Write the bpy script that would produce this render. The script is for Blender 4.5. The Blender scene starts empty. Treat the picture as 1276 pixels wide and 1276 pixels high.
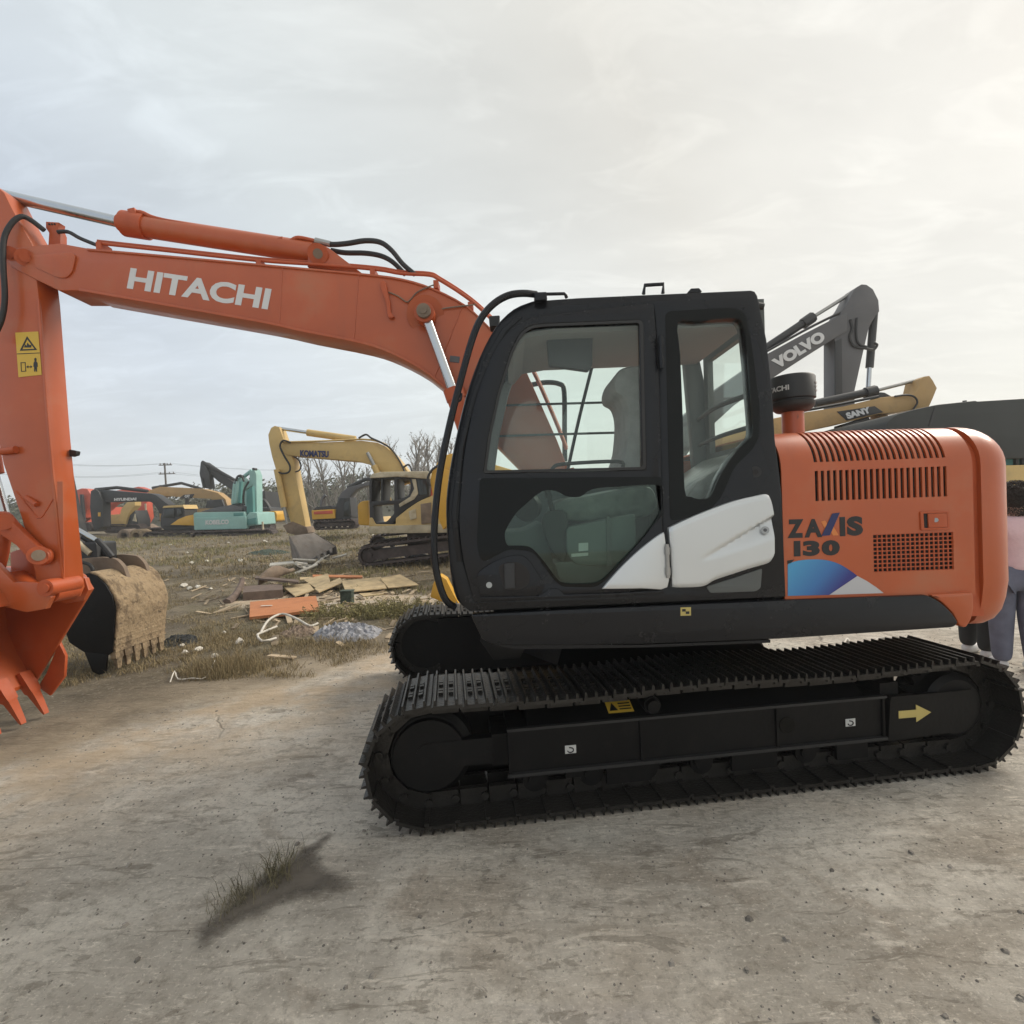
import bpy, bmesh, math, random
import numpy as np
from mathutils import Vector, Matrix, noise
random.seed(7)
S = bpy.context.scene
COL = S.collection
PI = math.pi
# ------------------------------------------------------------------ camera, sky, sun
H = 1.67
ROLL = 0.036
PITCH = -8.0/638
cd = bpy.data.cameras.new("camera"); cam = bpy.data.objects.new("camera", cd); COL.objects.link(cam)
cd.sensor_width = 36; cd.lens = 18.0; cd.clip_start = 0.05; cd.clip_end = 3000
RC = (Matrix.Rotation(PI/2 + PITCH, 3, 'X') @ Matrix.Rotation(-ROLL, 3, 'Z'))
cam.matrix_world = Matrix.Translation((0, 0, H)) @ RC.to_4x4()
S.camera = cam
SUN_AZ = math.radians(66)      # clockwise from +Y towards +X
SUN_EL = math.radians(38)
w = bpy.data.worlds.new("World"); S.world = w; w.use_nodes = True
nt = w.node_tree; N = nt.nodes; L = nt.links
bg = N['Background']; bg.inputs['Strength'].default_value = 0.1
sky = N.new('ShaderNodeTexSky'); sky.sky_type = 'NISHITA'; sky.sun_disc = False
sky.sun_elevation = SUN_EL; sky.sun_rotation = SUN_AZ; sky.dust_density = 3.0
tc = N.new('ShaderNodeTexCoord')
sunv = Vector((math.sin(SUN_AZ)*math.cos(SUN_EL), math.cos(SUN_AZ)*math.cos(SUN_EL), math.sin(SUN_EL)))
dot = N.new('ShaderNodeVectorMath'); dot.operation = 'DOT_PRODUCT'; dot.inputs[1].default_value = (.786, .055, .616)   # middle of the bright veil, wider than the sun itself
L.new(tc.outputs['Generated'], dot.inputs[0])
rs = N.new('ShaderNodeValToRGB')
el = rs.color_ramp.elements
el[0].position = 0.0; el[0].color = (5.4, 5.8, 6.5, 1)
el[1].position = 1.0; el[1].color = (13.0, 12.2, 10.6, 1)
for p_, c_ in ((0.40, (5.5, 6.1, 6.8, 1)), (0.54, (6.5, 6.95, 7.05, 1)), (0.78, (6.5, 6.35, 5.8, 1)), (0.9, (6.8, 6.7, 6.2, 1)), (0.955, (7.5, 7.35, 6.8, 1))):
    e = rs.color_ramp.elements.new(p_); e.color = c_
mr = N.new('ShaderNodeMapRange'); mr.inputs[1].default_value = -1; mr.inputs[2].default_value = 1
L.new(dot.outputs['Value'], mr.inputs[0]); L.new(mr.outputs[0], rs.inputs[0])
# overcast layers: stretched noise on the direction vector flattened like a cloud ceiling
sep = N.new('ShaderNodeSeparateXYZ'); L.new(tc.outputs['Generated'], sep.inputs[0])
zz = N.new('ShaderNodeMath'); zz.operation = 'ADD'; zz.inputs[1].default_value = 0.18
zm = N.new('ShaderNodeMath'); zm.operation = 'MAXIMUM'; zm.inputs[1].default_value = 0.0
L.new(sep.outputs[2], zm.inputs[0]); L.new(zm.outputs[0], zz.inputs[0])
dx = N.new('ShaderNodeMath'); dx.operation = 'DIVIDE'; L.new(sep.outputs[0], dx.inputs[0]); L.new(zz.outputs[0], dx.inputs[1])
dy = N.new('ShaderNodeMath'); dy.operation = 'DIVIDE'; L.new(sep.outputs[1], dy.inputs[0]); L.new(zz.outputs[0], dy.inputs[1])
cmb = N.new('ShaderNodeCombineXYZ'); L.new(dx.outputs[0], cmb.inputs[0]); L.new(dy.outputs[0], cmb.inputs[1])
n1 = N.new('ShaderNodeTexNoise'); n1.inputs['Scale'].default_value = 1.3; n1.inputs['Detail'].default_value = 9; n1.inputs['Roughness'].default_value = 0.55
n1.inputs['Distortion'].default_value = 0.4
mpw = N.new('ShaderNodeMapping'); mpw.inputs['Rotation'].default_value = (0, 0, 0.5); mpw.inputs['Scale'].default_value = (0.55, 1.2, 1)
mpw.inputs['Location'].default_value = (3.1, 1.7, 0)
L.new(cmb.outputs[0], mpw.inputs[0]); L.new(mpw.outputs[0], n1.inputs['Vector'])
mr2 = N.new('ShaderNodeMapRange'); mr2.inputs[1].default_value = 0.3; mr2.inputs[2].default_value = 0.72; mr2.inputs[3].default_value = 0.87; mr2.inputs[4].default_value = 1.12
L.new(n1.outputs[0], mr2.inputs[0])
n2 = N.new('ShaderNodeTexNoise'); n2.inputs['Scale'].default_value = 6.5; n2.inputs['Detail'].default_value = 8; n2.inputs['Roughness'].default_value = 0.6; n2.inputs['Distortion'].default_value = 0.8
L.new(mpw.outputs[0], n2.inputs['Vector'])
mr3 = N.new('ShaderNodeMapRange'); mr3.inputs[1].default_value = 0.5; mr3.inputs[2].default_value = 0.75; mr3.inputs[3].default_value = 0.0; mr3.inputs[4].default_value = 0.14; L.new(n2.outputs[0], mr3.inputs[0])
addm = N.new('ShaderNodeMath'); addm.operation = 'ADD'; L.new(mr2.outputs[0], addm.inputs[0]); L.new(mr3.outputs[0], addm.inputs[1])
mulc = N.new('ShaderNodeVectorMath'); mulc.operation = 'SCALE'
L.new(rs.outputs[0], mulc.inputs[0]); L.new(addm.outputs[0], mulc.inputs['Scale'])
# pale band towards the horizon
hr = N.new('ShaderNodeMapRange'); hr.inputs[1].default_value = 0.0; hr.inputs[2].default_value = 0.42; hr.inputs[3].default_value = 0.45; hr.inputs[4].default_value = 0.0
L.new(sep.outputs[2], hr.inputs[0])
mixh = N.new('ShaderNodeMix'); mixh.data_type = 'RGBA'; mixh.inputs[7].default_value = (7.1, 7.3, 7.0, 1)
L.new(hr.outputs[0], mixh.inputs[0]); L.new(mulc.outputs[0], mixh.inputs[6])
mixs = N.new('ShaderNodeMix'); mixs.data_type = 'RGBA'; mixs.inputs[0].default_value = 0.9
L.new(sky.outputs[0], mixs.inputs[6]); L.new(mixh.outputs[2], mixs.inputs[7])
L.new(mixs.outputs[2], bg.inputs['Color'])
sd = bpy.data.lights.new("sun", 'SUN'); sd.energy = 2.3; sd.angle = math.radians(28); sd.color = (1, 0.93, 0.82)
so = bpy.data.objects.new("sun", sd); COL.objects.link(so); so.location = (30, 20, 40)
so.rotation_euler = (-sunv).to_track_quat('-Z', 'Y').to_euler()
S.view_settings.view_transform = 'Standard'; S.view_settings.look = 'None'; S.view_settings.exposure = 0.34; S.view_settings.gamma = 1
S.cycles.max_bounces = 6; S.cycles.transparent_max_bounces = 12; S.cycles.diffuse_bounces = 3; S.cycles.glossy_bounces = 3
S.cycles.use_denoising = True

# ------------------------------------------------------------------ helpers
CO = Vector((0, 0, H))
def ray(px, py): return RC @ Vector(((px-638)/638.0, -(py-638)/638.0, -1.0))
def P(px, py, Y):                       # photo pixel -> point on the plane y = Y
    d = ray(px, py); return CO + d*(Y/d.y)
def G(px, py, z=0.0):                   # photo pixel -> point on the ground
    d = ray(px, py); return CO + d*((z-H)/d.z)
def sstep(a, b, x):
    t = min(1, max(0, (x-a)/(b-a))); return t*t*(3-2*t)
def gz(x, y):
    z = 0.40*sstep(14, 32, y)*sstep(4, -6, x)
    f = sstep(5.0, 9.0, y - 1.1*max(-3, min(3, x)) - 1.0)*sstep(6, 0, x)
    return z + f*(0.06*noise.noise(Vector((x*.5, y*.5, 0))) + 0.035*noise.noise(Vector((x*1.7, y*1.7, 3))))
def GT(px, py):                         # ground with its relief
    p = G(px, py)
    for _ in range(6): p = G(px, py, gz(p.x, p.y))
    return p

WLOC = {}
def mk(name, me, mat, parent=None, smooth=True, ang=35):
    """link a world-space mesh as one object with its origin at its middle"""
    n = len(me.vertices)
    co = np.empty(n*3, dtype=np.float32); me.vertices.foreach_get('co', co); co = co.reshape(-1, 3)
    lo = co.min(0); hi = co.max(0); c = (lo+hi)/2
    if parent is None: c[2] = lo[2]
    co -= c; me.vertices.foreach_set('co', co.ravel())
    if smooth and len(me.polygons):
        me.polygons.foreach_set('use_smooth', [True]*len(me.polygons)); me.set_sharp_from_angle(angle=math.radians(ang))
    me.update()
    if mat is not None:
        ms = mat if isinstance(mat, (list, tuple)) else [mat]
        me.materials.clear()
        for m in ms: me.materials.append(m)
    o = bpy.data.objects.new(name, me); COL.objects.link(o)
    wl = Vector(c.tolist()); WLOC[o.name] = wl
    if parent is not None:
        o.parent = parent; o.location = wl - WLOC[parent.name]
    else: o.location = wl
    return o
def tag(o, label, cat, group=None, kind=None):
    o['label'] = label; o['category'] = cat
    if group: o['group'] = group
    if kind: o['kind'] = kind
    return o
def thing(name, label, cat, loc, group=None):
    o = bpy.data.objects.new(name, None); COL.objects.link(o); o.location = loc; o.empty_display_size = 0.2
    WLOC[o.name] = Vector(loc); return tag(o, label, cat, group)

class MB:
    def __init__(s): s.v = []; s.f = []; s.m = []
    def add(s, vs, fs, mi=0):
        k = len(s.v); s.v += [tuple(v) for v in vs]; s.f += [[i+k for i in f] for f in fs]; s.m += [mi]*len(fs)
    def box(s, lo, hi, mi=0, fr=None):
        x0, y0, z0 = lo; x1, y1, z1 = hi
        vs = [(x0,y0,z0),(x1,y0,z0),(x1,y1,z0),(x0,y1,z0),(x0,y0,z1),(x1,y0,z1),(x1,y1,z1),(x0,y1,z1)]
        if fr: vs = [fr(*v) for v in vs]
        s.add(vs, [(0,3,2,1),(4,5,6,7),(0,1,5,4),(1,2,6,5),(2,3,7,6),(3,0,4,7)], mi)
    def cyl(s, a, b, r, n=20, mi=0, r2=None, cap=True):
        a = Vector(a); b = Vector(b); d = (b-a).normalized()
        u = d.orthogonal().normalized(); v = d.cross(u); r2 = r if r2 is None else r2
        vs = []
        for i in range(n):
            t = 2*PI*i/n; e = u*math.cos(t)+v*math.sin(t); vs += [a+e*r, b+e*r2]
        fs = [(2*i, 2*((i+1)%n), 2*((i+1)%n)+1, 2*i+1) for i in range(n)]
        if cap: fs += [[2*i for i in range(n)][::-1], [2*i+1 for i in range(n)]]
        s.add(vs, fs, mi)
    def tube(s, pts, r, n=8, mi=0, sm=4):
        pts = [Vector(p) for p in pts]
        if sm > 1 and len(pts) > 2: pts = cr(pts, sm, False)
        rs_ = r if isinstance(r, (list, tuple)) else None
        prev = None; vs = []; m = len(pts)
        for i, p in enumerate(pts):
            d = (pts[min(i+1, m-1)]-pts[max(i-1, 0)]).normalized()
            if prev is None: u = d.orthogonal().normalized()
            else:
                u = prev - d*prev.dot(d); u.normalize()
            prev = u; v = d.cross(u)
            rr = r if rs_ is None else rs_[0] + (rs_[1]-rs_[0])*i/(m-1)
            for k in range(n):
                t = 2*PI*k/n; vs.append(p + (u*math.cos(t)+v*math.sin(t))*rr)
        fs = [(i*n+k, i*n+(k+1)%n, (i+1)*n+(k+1)%n, (i+1)*n+k) for i in range(m-1) for k in range(n)]
        fs += [list(range(n))[::-1], [(m-1)*n+k for k in range(n)]]
        s.add(vs, fs, mi)
    def loft(s, rings, mi=0, cap=True, closed=True):
        n = len(rings[0]); vs = [p for r in rings for p in r]; fs = []
        for i in range(len(rings)-1):
            for k in range(n if closed else n-1):
                fs.append((i*n+k, i*n+(k+1)%n, (i+1)*n+(k+1)%n, (i+1)*n+k))
        if cap: fs += [list(range(n))[::-1], [(len(rings)-1)*n+k for k in range(n)]]
        s.add(vs, fs, mi)
    def mesh(s, recalc=True):
        me = bpy.data.meshes.new('m'); me.from_pydata(s.v, [], s.f); me.polygons.foreach_set('material_index', s.m); me.update()
        if recalc:
            b = bmesh.new(); b.from_mesh(me); bmesh.ops.recalc_face_normals(b, faces=b.faces); b.to_mesh(me); b.free()
        return me
def cr(pts, n=4, closed=True):
    """Catmull-Rom through the points"""
    out = []; m = len(pts); V = [Vector(p) for p in pts]
    for i in range(m if closed else m-1):
        p0 = V[(i-1) % m] if closed else V[max(i-1, 0)]; p1 = V[i]; p2 = V[(i+1) % m]
        p3 = V[(i+2) % m] if closed else V[min(i+2, m-1)]
        for k in range(n):
            t = k/n
            out.append(0.5*((2*p1)+(p2-p0)*t+(2*p0-5*p1+4*p2-p3)*t*t+(3*p1-p0-3*p2+p3)*t**3))
    if not closed: out.append(V[-1])
    return out
def rnd(pts, r, n=4):
    """round the corners of a pixel outline"""
    out = []; m = len(pts)
    for i in range(m):
        a = Vector(pts[i-1][:2]); b = Vector(pts[i][:2]); c = Vector(pts[(i+1) % m][:2])
        rr = pts[i][2] if len(pts[i]) > 2 else r
        la = (a-b).length; lc = (c-b).length; q = min(rr, .45*la, .45*lc)
        if q < .05: out.append(b); continue
        p = b+(a-b)/la*q; s_ = b+(c-b)/lc*q
        for k in range(n+1):
            t = k/n; out.append(p*(1-t)**2+b*2*t*(1-t)+s_*t*t)
    return out
def xz(pts, Y):                         # pixel outline -> (x, z) on plane Y
    r = []
    for p in pts:
        q = P(p[0], p[1], Y); r.append((q.x, q.z))
    return r
def slab(outl, y0, y1, holes=(), bev=0.0, bres=1):
    """solid plate from an (x,z) outline with holes, from y0 (near) to y1 (far)"""
    cu = bpy.data.curves.new('c', 'CURVE'); cu.dimensions = '2D'; cu.fill_mode = 'BOTH'
    for pl in [outl]+list(holes):
        sp = cu.splines.new('POLY'); sp.points.add(len(pl)-1)
        for i, p in enumerate(pl): sp.points[i].co = (p[0], p[1], 0, 1)
        sp.use_cyclic_u = True
    cu.extrude = max(0.0005, (y1-y0)/2-bev)
    if bev: cu.bevel_depth = bev; cu.bevel_resolution = bres; cu.offset = -bev
    ob = bpy.data.objects.new('c', cu); me = bpy.data.meshes.new_from_object(ob)
    bpy.data.objects.remove(ob); bpy.data.curves.remove(cu)
    ym = (y0+y1)/2; n = len(me.vertices)
    co = np.empty(n*3, dtype=np.float32); me.vertices.foreach_get('co', co); co = co.reshape(-1, 3)
    me.vertices.foreach_set('co', np.stack([co[:,0], ym-co[:,2], co[:,1]], 1).ravel())
    b = bmesh.new(); b.from_mesh(me); bmesh.ops.remove_doubles(b, verts=b.verts, dist=1e-5)
    bmesh.ops.recalc_face_normals(b, faces=b.faces); b.to_mesh(me); b.free()
    return me
def prism(name, mat, px, y0, y1, parent, holes=(), bev=0.0, ytrace=None, ang=35):
    t = y0 if ytrace is None else ytrace
    return mk(name, slab(xz(px, t), y0, y1, [xz(h, t) for h in holes], bev), mat, parent, ang=ang)
def textmesh(body, bold=0.02, spacing=1.0):
    cu = bpy.data.curves.new('t', 'FONT'); cu.body = body; cu.size = 1; cu.offset = bold; cu.extrude = 0.5; cu.space_character = spacing; cu.resolution_u = 4
    ob = bpy.data.objects.new('t', cu); me = bpy.data.meshes.new_from_object(ob)
    bpy.data.objects.remove(ob); bpy.data.curves.remove(cu)
    n = len(me.vertices); co = np.empty(n*3, dtype=np.float32); me.vertices.foreach_get('co', co); co = co.reshape(-1, 3)
    lo = co.min(0); hi = co.max(0)
    co[:, :2] = (co[:, :2]-lo[:2])/(hi[:2]-lo[:2]); co[:, 2] = (co[:, 2]-lo[2])/(hi[2]-lo[2])
    return me, co
def text(name, body, mat, bl, br, tl, Y, parent, bold=0.02, th=0.0015, spacing=1.0):
    """lettering laid on the plane y = Y between three pixel corners"""
    me, co = textmesh(body, bold, spacing)
    a = np.array(P(*bl, Y)); b = np.array(P(*br, Y)); c = np.array(P(*tl, Y))
    q = a + co[:, :1]*(b-a) + co[:, 1:2]*(c-a); q[:, 1] = Y - co[:, 2]*th
    me.vertices.foreach_set('co', q.astype(np.float32).ravel())
    return mk(name, me, mat, parent, smooth=False)
def line(pts, Y): return [P(p[0], p[1], Y if len(p) < 3 else p[2]) for p in pts]
def tube(name, mat, pts, Y, r, parent, n=8, sm=4):
    m = MB(); m.tube(line(pts, Y), r, n, 0, sm); return mk(name, m.mesh(), mat, parent, ang=60)
def rod(name, mat, a, b, r, parent, n=20, r2=None):
    m = MB(); m.cyl(a, b, r, n, 0, r2); return mk(name, m.mesh(), mat, parent)
def addmesh(mb, me, mi=0):
    """pour a mesh into a builder and drop it"""
    mb.add([v.co[:] for v in me.vertices], [list(p.vertices) for p in me.polygons], mi); bpy.data.meshes.remove(me)

# ------------------------------------------------------------------ materials
def mat(name, col, rough=0.5, metal=0.0, var=0.12, vscale=3.0, bump=0.0, bscale=40.0, dirt=None, dirt_amt=0.0, dscale=5.0, spec=0.5, coat=0.0, island=0.0):
    m = bpy.data.materials.new(name); m.use_nodes = True
    t = m.node_tree; n = t.nodes; l = t.links; b = n['Principled BSDF']
    b.inputs['Roughness'].default_value = rough; b.inputs['Metallic'].default_value = metal
    b.inputs['Specular IOR Level'].default_value = spec; b.inputs['Coat Weight'].default_value = coat; b.inputs['Coat Roughness'].default_value = 0.12
    g = n.new('ShaderNodeNewGeometry')
    nz = n.new('ShaderNodeTexNoise'); nz.inputs['Scale'].default_value = vscale; nz.inputs['Detail'].default_value = 5
    l.new(g.outputs['Position'], nz.inputs['Vector'])
    ra = n.new('ShaderNodeMapRange'); ra.inputs[1].default_value = .3; ra.inputs[2].default_value = .7; ra.inputs[3].default_value = 1-var; ra.inputs[4].default_value = 1+var
    l.new(nz.outputs[0], ra.inputs[0])
    sc = n.new('ShaderNodeVectorMath'); sc.operation = 'SCALE'; sc.inputs[0].default_value = col[:3]; l.new(ra.outputs[0], sc.inputs['Scale'])
    out = sc.outputs[0]
    if island:
        ir = n.new('ShaderNodeMapRange'); ir.inputs[3].default_value = 1-island; ir.inputs[4].default_value = 1+island
        l.new(g.outputs['Random Per Island'], ir.inputs[0])
        s2 = n.new('ShaderNodeVectorMath'); s2.operation = 'SCALE'; l.new(out, s2.inputs[0]); l.new(ir.outputs[0], s2.inputs['Scale']); out = s2.outputs[0]
    if dirt:
        nd = n.new('ShaderNodeTexNoise'); nd.inputs['Scale'].default_value = dscale; nd.inputs['Detail'].default_value = 8; nd.inputs['Roughness'].default_value = .65
        l.new(g.outputs['Position'], nd.inputs['Vector'])
        rd = n.new('ShaderNodeMapRange'); rd.inputs[1].default_value = .62-.35*dirt_amt; rd.inputs[2].default_value = .82-.3*dirt_amt; rd.inputs[4].default_value = min(1, .35+dirt_amt*.6)
        l.new(nd.outputs[0], rd.inputs[0])
        mx = n.new('ShaderNodeMix'); mx.data_type = 'RGBA'; mx.inputs[7].default_value = (*dirt, 1)
        l.new(rd.outputs[0], mx.inputs[0]); l.new(out, mx.inputs[6]); out = mx.outputs[2]
        rr = n.new('ShaderNodeMapRange'); rr.inputs[3].default_value = rough; rr.inputs[4].default_value = min(1, rough+.4); l.new(rd.outputs[0], rr.inputs[0]); l.new(rr.outputs[0], b.inputs['Roughness'])
    l.new(out, b.inputs['Base Color'])
    if bump:
        nb = n.new('ShaderNodeTexNoise'); nb.inputs['Scale'].default_value = bscale; nb.inputs['Detail'].default_value = 4; l.new(g.outputs['Position'], nb.inputs['Vector'])
        bp = n.new('ShaderNodeBump'); bp.inputs['Strength'].default_value = bump; bp.inputs['Distance'].default_value = .02
        l.new(nb.outputs[0], bp.inputs['Height']); l.new(bp.outputs[0], b.inputs['Normal'])
    return m
def scuffs(m, pal=None):
    t = m.node_tree; n = t.nodes; l = t.links; b = n['Principled BSDF']; src = b.inputs['Base Color'].links[0].from_socket
    g = n.new('ShaderNodeNewGeometry'); out = src
    for sc, lo, hi, col, k, mp in ((7, .70, .74, (.10, .045, .025), .55, (1, 1, .35)), (26, .70, .76, (.30, .20, .14), .5, (1, 1, 1)), (3.0, .56, .80, (.22, .07, .035), .35, (2.5, 2.5, .5))) if pal is None else pal:
        mpn = n.new('ShaderNodeMapping'); mpn.inputs['Scale'].default_value = mp; l.new(g.outputs['Position'], mpn.inputs[0])
        z = n.new('ShaderNodeTexNoise'); z.inputs['Scale'].default_value = sc; z.inputs['Detail'].default_value = 9; z.inputs['Roughness'].default_value = .65; l.new(mpn.outputs[0], z.inputs['Vector'])
        r = n.new('ShaderNodeMapRange'); r.inputs[1].default_value = lo; r.inputs[2].default_value = hi; r.inputs[4].default_value = k; l.new(z.outputs[0], r.inputs[0])
        x = n.new('ShaderNodeMix'); x.data_type = 'RGBA'; x.inputs[7].default_value = (*col, 1); l.new(r.outputs[0], x.inputs[0]); l.new(out, x.inputs[6]); out = x.outputs[2]
    l.new(out, b.inputs['Base Color'])
def glassmat(name, tint, refl=.03):
    m = bpy.data.materials.new(name); m.use_nodes = True; t = m.node_tree; n = t.nodes; l = t.links
    n.remove(n['Principled BSDF'])
    tr = n.new('ShaderNodeBsdfTransparent'); tr.inputs[0].default_value = (*tint, 1)
    gl = n.new('ShaderNodeBsdfGlossy'); gl.inputs['Roughness'].default_value = 0.015; gl.inputs[0].default_value = (.9, .95, .93, 1)
    lw = n.new('ShaderNodeLayerWeight'); lw.inputs[0].default_value = .5
    pw = n.new('ShaderNodeMath'); pw.operation = 'POWER'; pw.inputs[1].default_value = 4.5; l.new(lw.outputs['Facing'], pw.inputs[0])
    fr = n.new('ShaderNodeMath'); fr.operation = 'MULTIPLY_ADD'; fr.inputs[1].default_value = .5; fr.inputs[2].default_value = refl; l.new(pw.outputs[0], fr.inputs[0])
    mx = n.new('ShaderNodeMixShader'); l.new(fr.outputs[0], mx.inputs[0]); l.new(tr.outputs[0], mx.inputs[1]); l.new(gl.outputs[0], mx.inputs[2])
    l.new(mx.outputs[0], n['Material Output'].inputs[0]); return m
DUST = (.26, .22, .17)
M = {}
M['orange'] = mat('orange_paint', (.430, .084, .020), .36, 0, .10, 2.2, coat=.22, bump=.05, bscale=9, dirt=(.36, .15, .08), dirt_amt=.30, dscale=2.2)
scuffs(M['orange'])
M['orange_cast'] = mat('orange_cast_paint', (.42, .078, .021), .5, 0, .1, 6, bump=.12, bscale=45)
M['black'] = mat('black_paint', (.0075, .0085, .0115), .24, 0, .1, 3, coat=.0, bump=.02, bscale=8, dirt=(.03, .028, .026), dirt_amt=.1, spec=.32)
M['blackgloss'] = mat('black_glass_border', (.004, .005, .005), .08, 0, .05, 3, spec=.2)
M['under'] = mat('undercarriage_black', (.0045, .0045, .005), .5, 0, .2, 4, bump=.1, bscale=30, dirt=(.022, .019, .017), dirt_amt=.25, dscale=7, spec=.2)
M['shoe'] = mat('track_shoe_steel', (.032, .030, .028), .34, .55, .25, 7, bump=.25, bscale=60, dirt=(.04, .036, .033), dirt_amt=.2, dscale=14)
M['grouser'] = mat('worn_grouser_steel', (.30, .285, .27), .34, .7, .3, 9, bump=.1, bscale=50)
M['silver'] = mat('silver_paint', (.60, .62, .63), .34, .45, .03, 2, coat=.3)
M['steel'] = mat('bright_steel', (.50, .52, .54), .22, 1, .05)
M['steel2'] = mat('dull_steel', (.35, .35, .34), .35, .8, .1)
M['rubber'] = mat('black_rubber', (.018, .018, .019), .55, 0, .1)
M['plastic'] = mat('cab_plastic', (.10, .108, .106), .6, 0, .1)
M['plastic2'] = mat('cab_plastic_pale', (.12, .138, .13), .6, 0, .08)
M['lining'] = mat('grey_headliner', (.26, .26, .265), .7, 0, .06)
M['fabric'] = mat('seat_cover', (.26, .255, .25), .85, 0, .12, 18, bump=.25, bscale=35)
M['film'] = mat('wrinkled_plastic_film', (.15, .163, .155), .28, 0, .25, 12, bump=.5, bscale=14)
M['glass'] = glassmat('tinted_cab_glass', (.955, .985, .965))
M['glass2'] = glassmat('tinted_lower_glass', (.78, .87, .825))
M['white'] = mat('white_lettering', (.60, .60, .60), .5, 0, .03)
M['whitedull'] = mat('white_worn', (.55, .55, .54), .6, 0, .1, 10)
M['ink'] = mat('black_lettering', (.012, .012, .014), .4, 0, .03)
M['yellowdecal'] = mat('yellow_decal', (.62, .40, .05), .45, 0, .04)
M['arrow'] = mat('pale_yellow_decal', (.50, .40, .13), .5, 0, .06)
M['navy'] = mat('navy_lettering', (.015, .022, .10), .4, 0, .03)
M['greydecal'] = mat('grey_decal', (.48, .48, .50), .45, 0, .03)
M['inside'] = mat('dark_hollow', (.012, .010, .010), .7, 0, .2)
M['yellow'] = mat('faded_yellow_paint', (.55, .385, .15), .5, 0, .12, 1.5, dirt=(.30, .22, .13), dirt_amt=.3, dscale=3)
M['yellow2'] = mat('golden_yellow_paint', (.60, .33, .035), .45, 0, .1, 1.5, dirt=(.28, .19, .1), dirt_amt=.2, dscale=3)
M['ochre'] = mat('ochre_paint', (.42, .26, .10), .5, 0, .12, 1.5, dirt=(.2, .15, .09), dirt_amt=.3, dscale=3)
M['creamy'] = mat('worn_cream_paint', (.48, .42, .30), .6, 0, .2, 3, dirt=(.25, .18, .1), dirt_amt=.4, dscale=4)
M['teal'] = mat('teal_paint', (.255, .44, .41), .5, 0, .08, 1.5, dirt=(.2, .3, .27), dirt_amt=.2, dscale=2)
M['tealdark'] = mat('dark_teal_paint', (.07, .22, .21), .5, 0, .08, 1.5)
M['charcoal'] = mat('charcoal_paint', (.022, .023, .026), .5, 0, .12, 1.5, dirt=(.1, .09, .08), dirt_amt=.2)
M['duskgrey'] = mat('dusky_grey_paint', (.042, .045, .044), .6, 0, .1, 1.5, spec=.3)
M['shadeorange'] = mat('pale_orange_lettering', (.62, .20, .05), .4, 0, .03)
M['slate'] = mat('slate_grey_paint', (.085, .083, .088), .45, 0, .1, 1.5, dirt=(.13, .12, .11), dirt_amt=.2)
M['red'] = mat('faded_red_paint', (.52, .09, .05), .5, 0, .12, 1.5)
M['bgtrack'] = mat('rusty_track', (.065, .05, .05), .75, 0, .3, 5, bump=.3, bscale=15, dirt=(.13, .11, .09), dirt_amt=.35)
M['darkglass'] = mat('dark_window', (.02, .025, .025), .08, 0, .2)
M['rust'] = mat('muddy_rust', (.20, .15, .11), .8, 0, .25, 4, bump=.4, bscale=12, dirt=(.14, .10, .075), dirt_amt=.4, dscale=6)
M['mud'] = mat('caked_mud', (.33, .245, .15), .95, 0, .3, 6, bump=1.0, bscale=22, dirt=(.075, .055, .038), dirt_amt=.45, dscale=6)
scuffs(M['mud'], ((5, .52, .60, (.10, .07, .045), .75, (1, 1, .45)), (16, .55, .66, (.07, .05, .035), .7, (1, 1, 1)), (9, .58, .7, (.42, .33, .22), .6, (1, 1, 2.5))))
M['bucketgrey'] = mat('worn_bucket_steel', (.20, .18, .165), .6, .2, .25, 3, bump=.2, bscale=14, dirt=(.15, .11, .08), dirt_amt=.3)
M['bark'] = mat('grey_bark', (.12, .105, .09), .9, 0, .2)
M['twig'] = mat('bare_twigs', (.20, .18, .16), .9, 0, .2, island=.3)  # lightened so the base colour carries some distance haze
M['leaf'] = mat('olive_leaves', (.085, .09, .055), .8, 0, .25, .4, island=.4)
M['ply'] = mat('weathered_plywood', (.46, .35, .20), .8, 0, .25, 4, dirt=(.22, .17, .12), dirt_amt=.35, dscale=5)
M['ply2'] = mat('orange_board', (.45, .17, .065), .75, 0, .15, 5, dirt=(.3, .16, .09), dirt_amt=.2)
M['wood'] = mat('dark_old_timber', (.14, .10, .08), .85, 0, .25, 8)
M['rubble'] = mat('pale_board', (.58, .55, .49), .85, 0, .2, 8)
M['pink'] = mat('pink_fleece', (.70, .50, .52), .95, 0, .08, 8, bump=.3, bscale=50)
M['denim'] = mat('faded_denim', (.13, .14, .19), .9, 0, .15, 10, bump=.15, bscale=60)
M['blackcloth'] = mat('black_cloth', (.022, .024, .025), .9, 0, .15, 10)
M['hair'] = mat('dark_brown_hair', (.03, .022, .017), .6, 0, .3, 30, bump=.5, bscale=60)
M['skin'] = mat('skin', (.50, .32, .24), .55, 0, .05)
M['shoewhite'] = mat('white_shoe', (.6, .6, .6), .6, 0, .1)
M['grass'] = mat('dry_grass_blades', (.27, .215, .12), .9, 0, .22, .8, island=.45)
M['grassg'] = mat('greenish_grass_blades', (.205, .185, .085), .9, 0, .25, 1.2, island=.45)
M['weedleaf'] = mat('yellowing_weed_leaves', (.19, .165, .065), .8, 0, .25, 3, island=.5)
M['trash'] = mat('grey_plastic_sheet', (.22, .225, .25), .45, 0, .5, 14, bump=.8, bscale=22)
M['stone'] = mat('pebble_stone', (.20, .18, .155), .9, 0, .2, island=.4)
M['net'] = mat('dark_green_netting', (.05, .07, .055), .9, 0, .4, 15, bump=.6, bscale=25)
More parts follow.
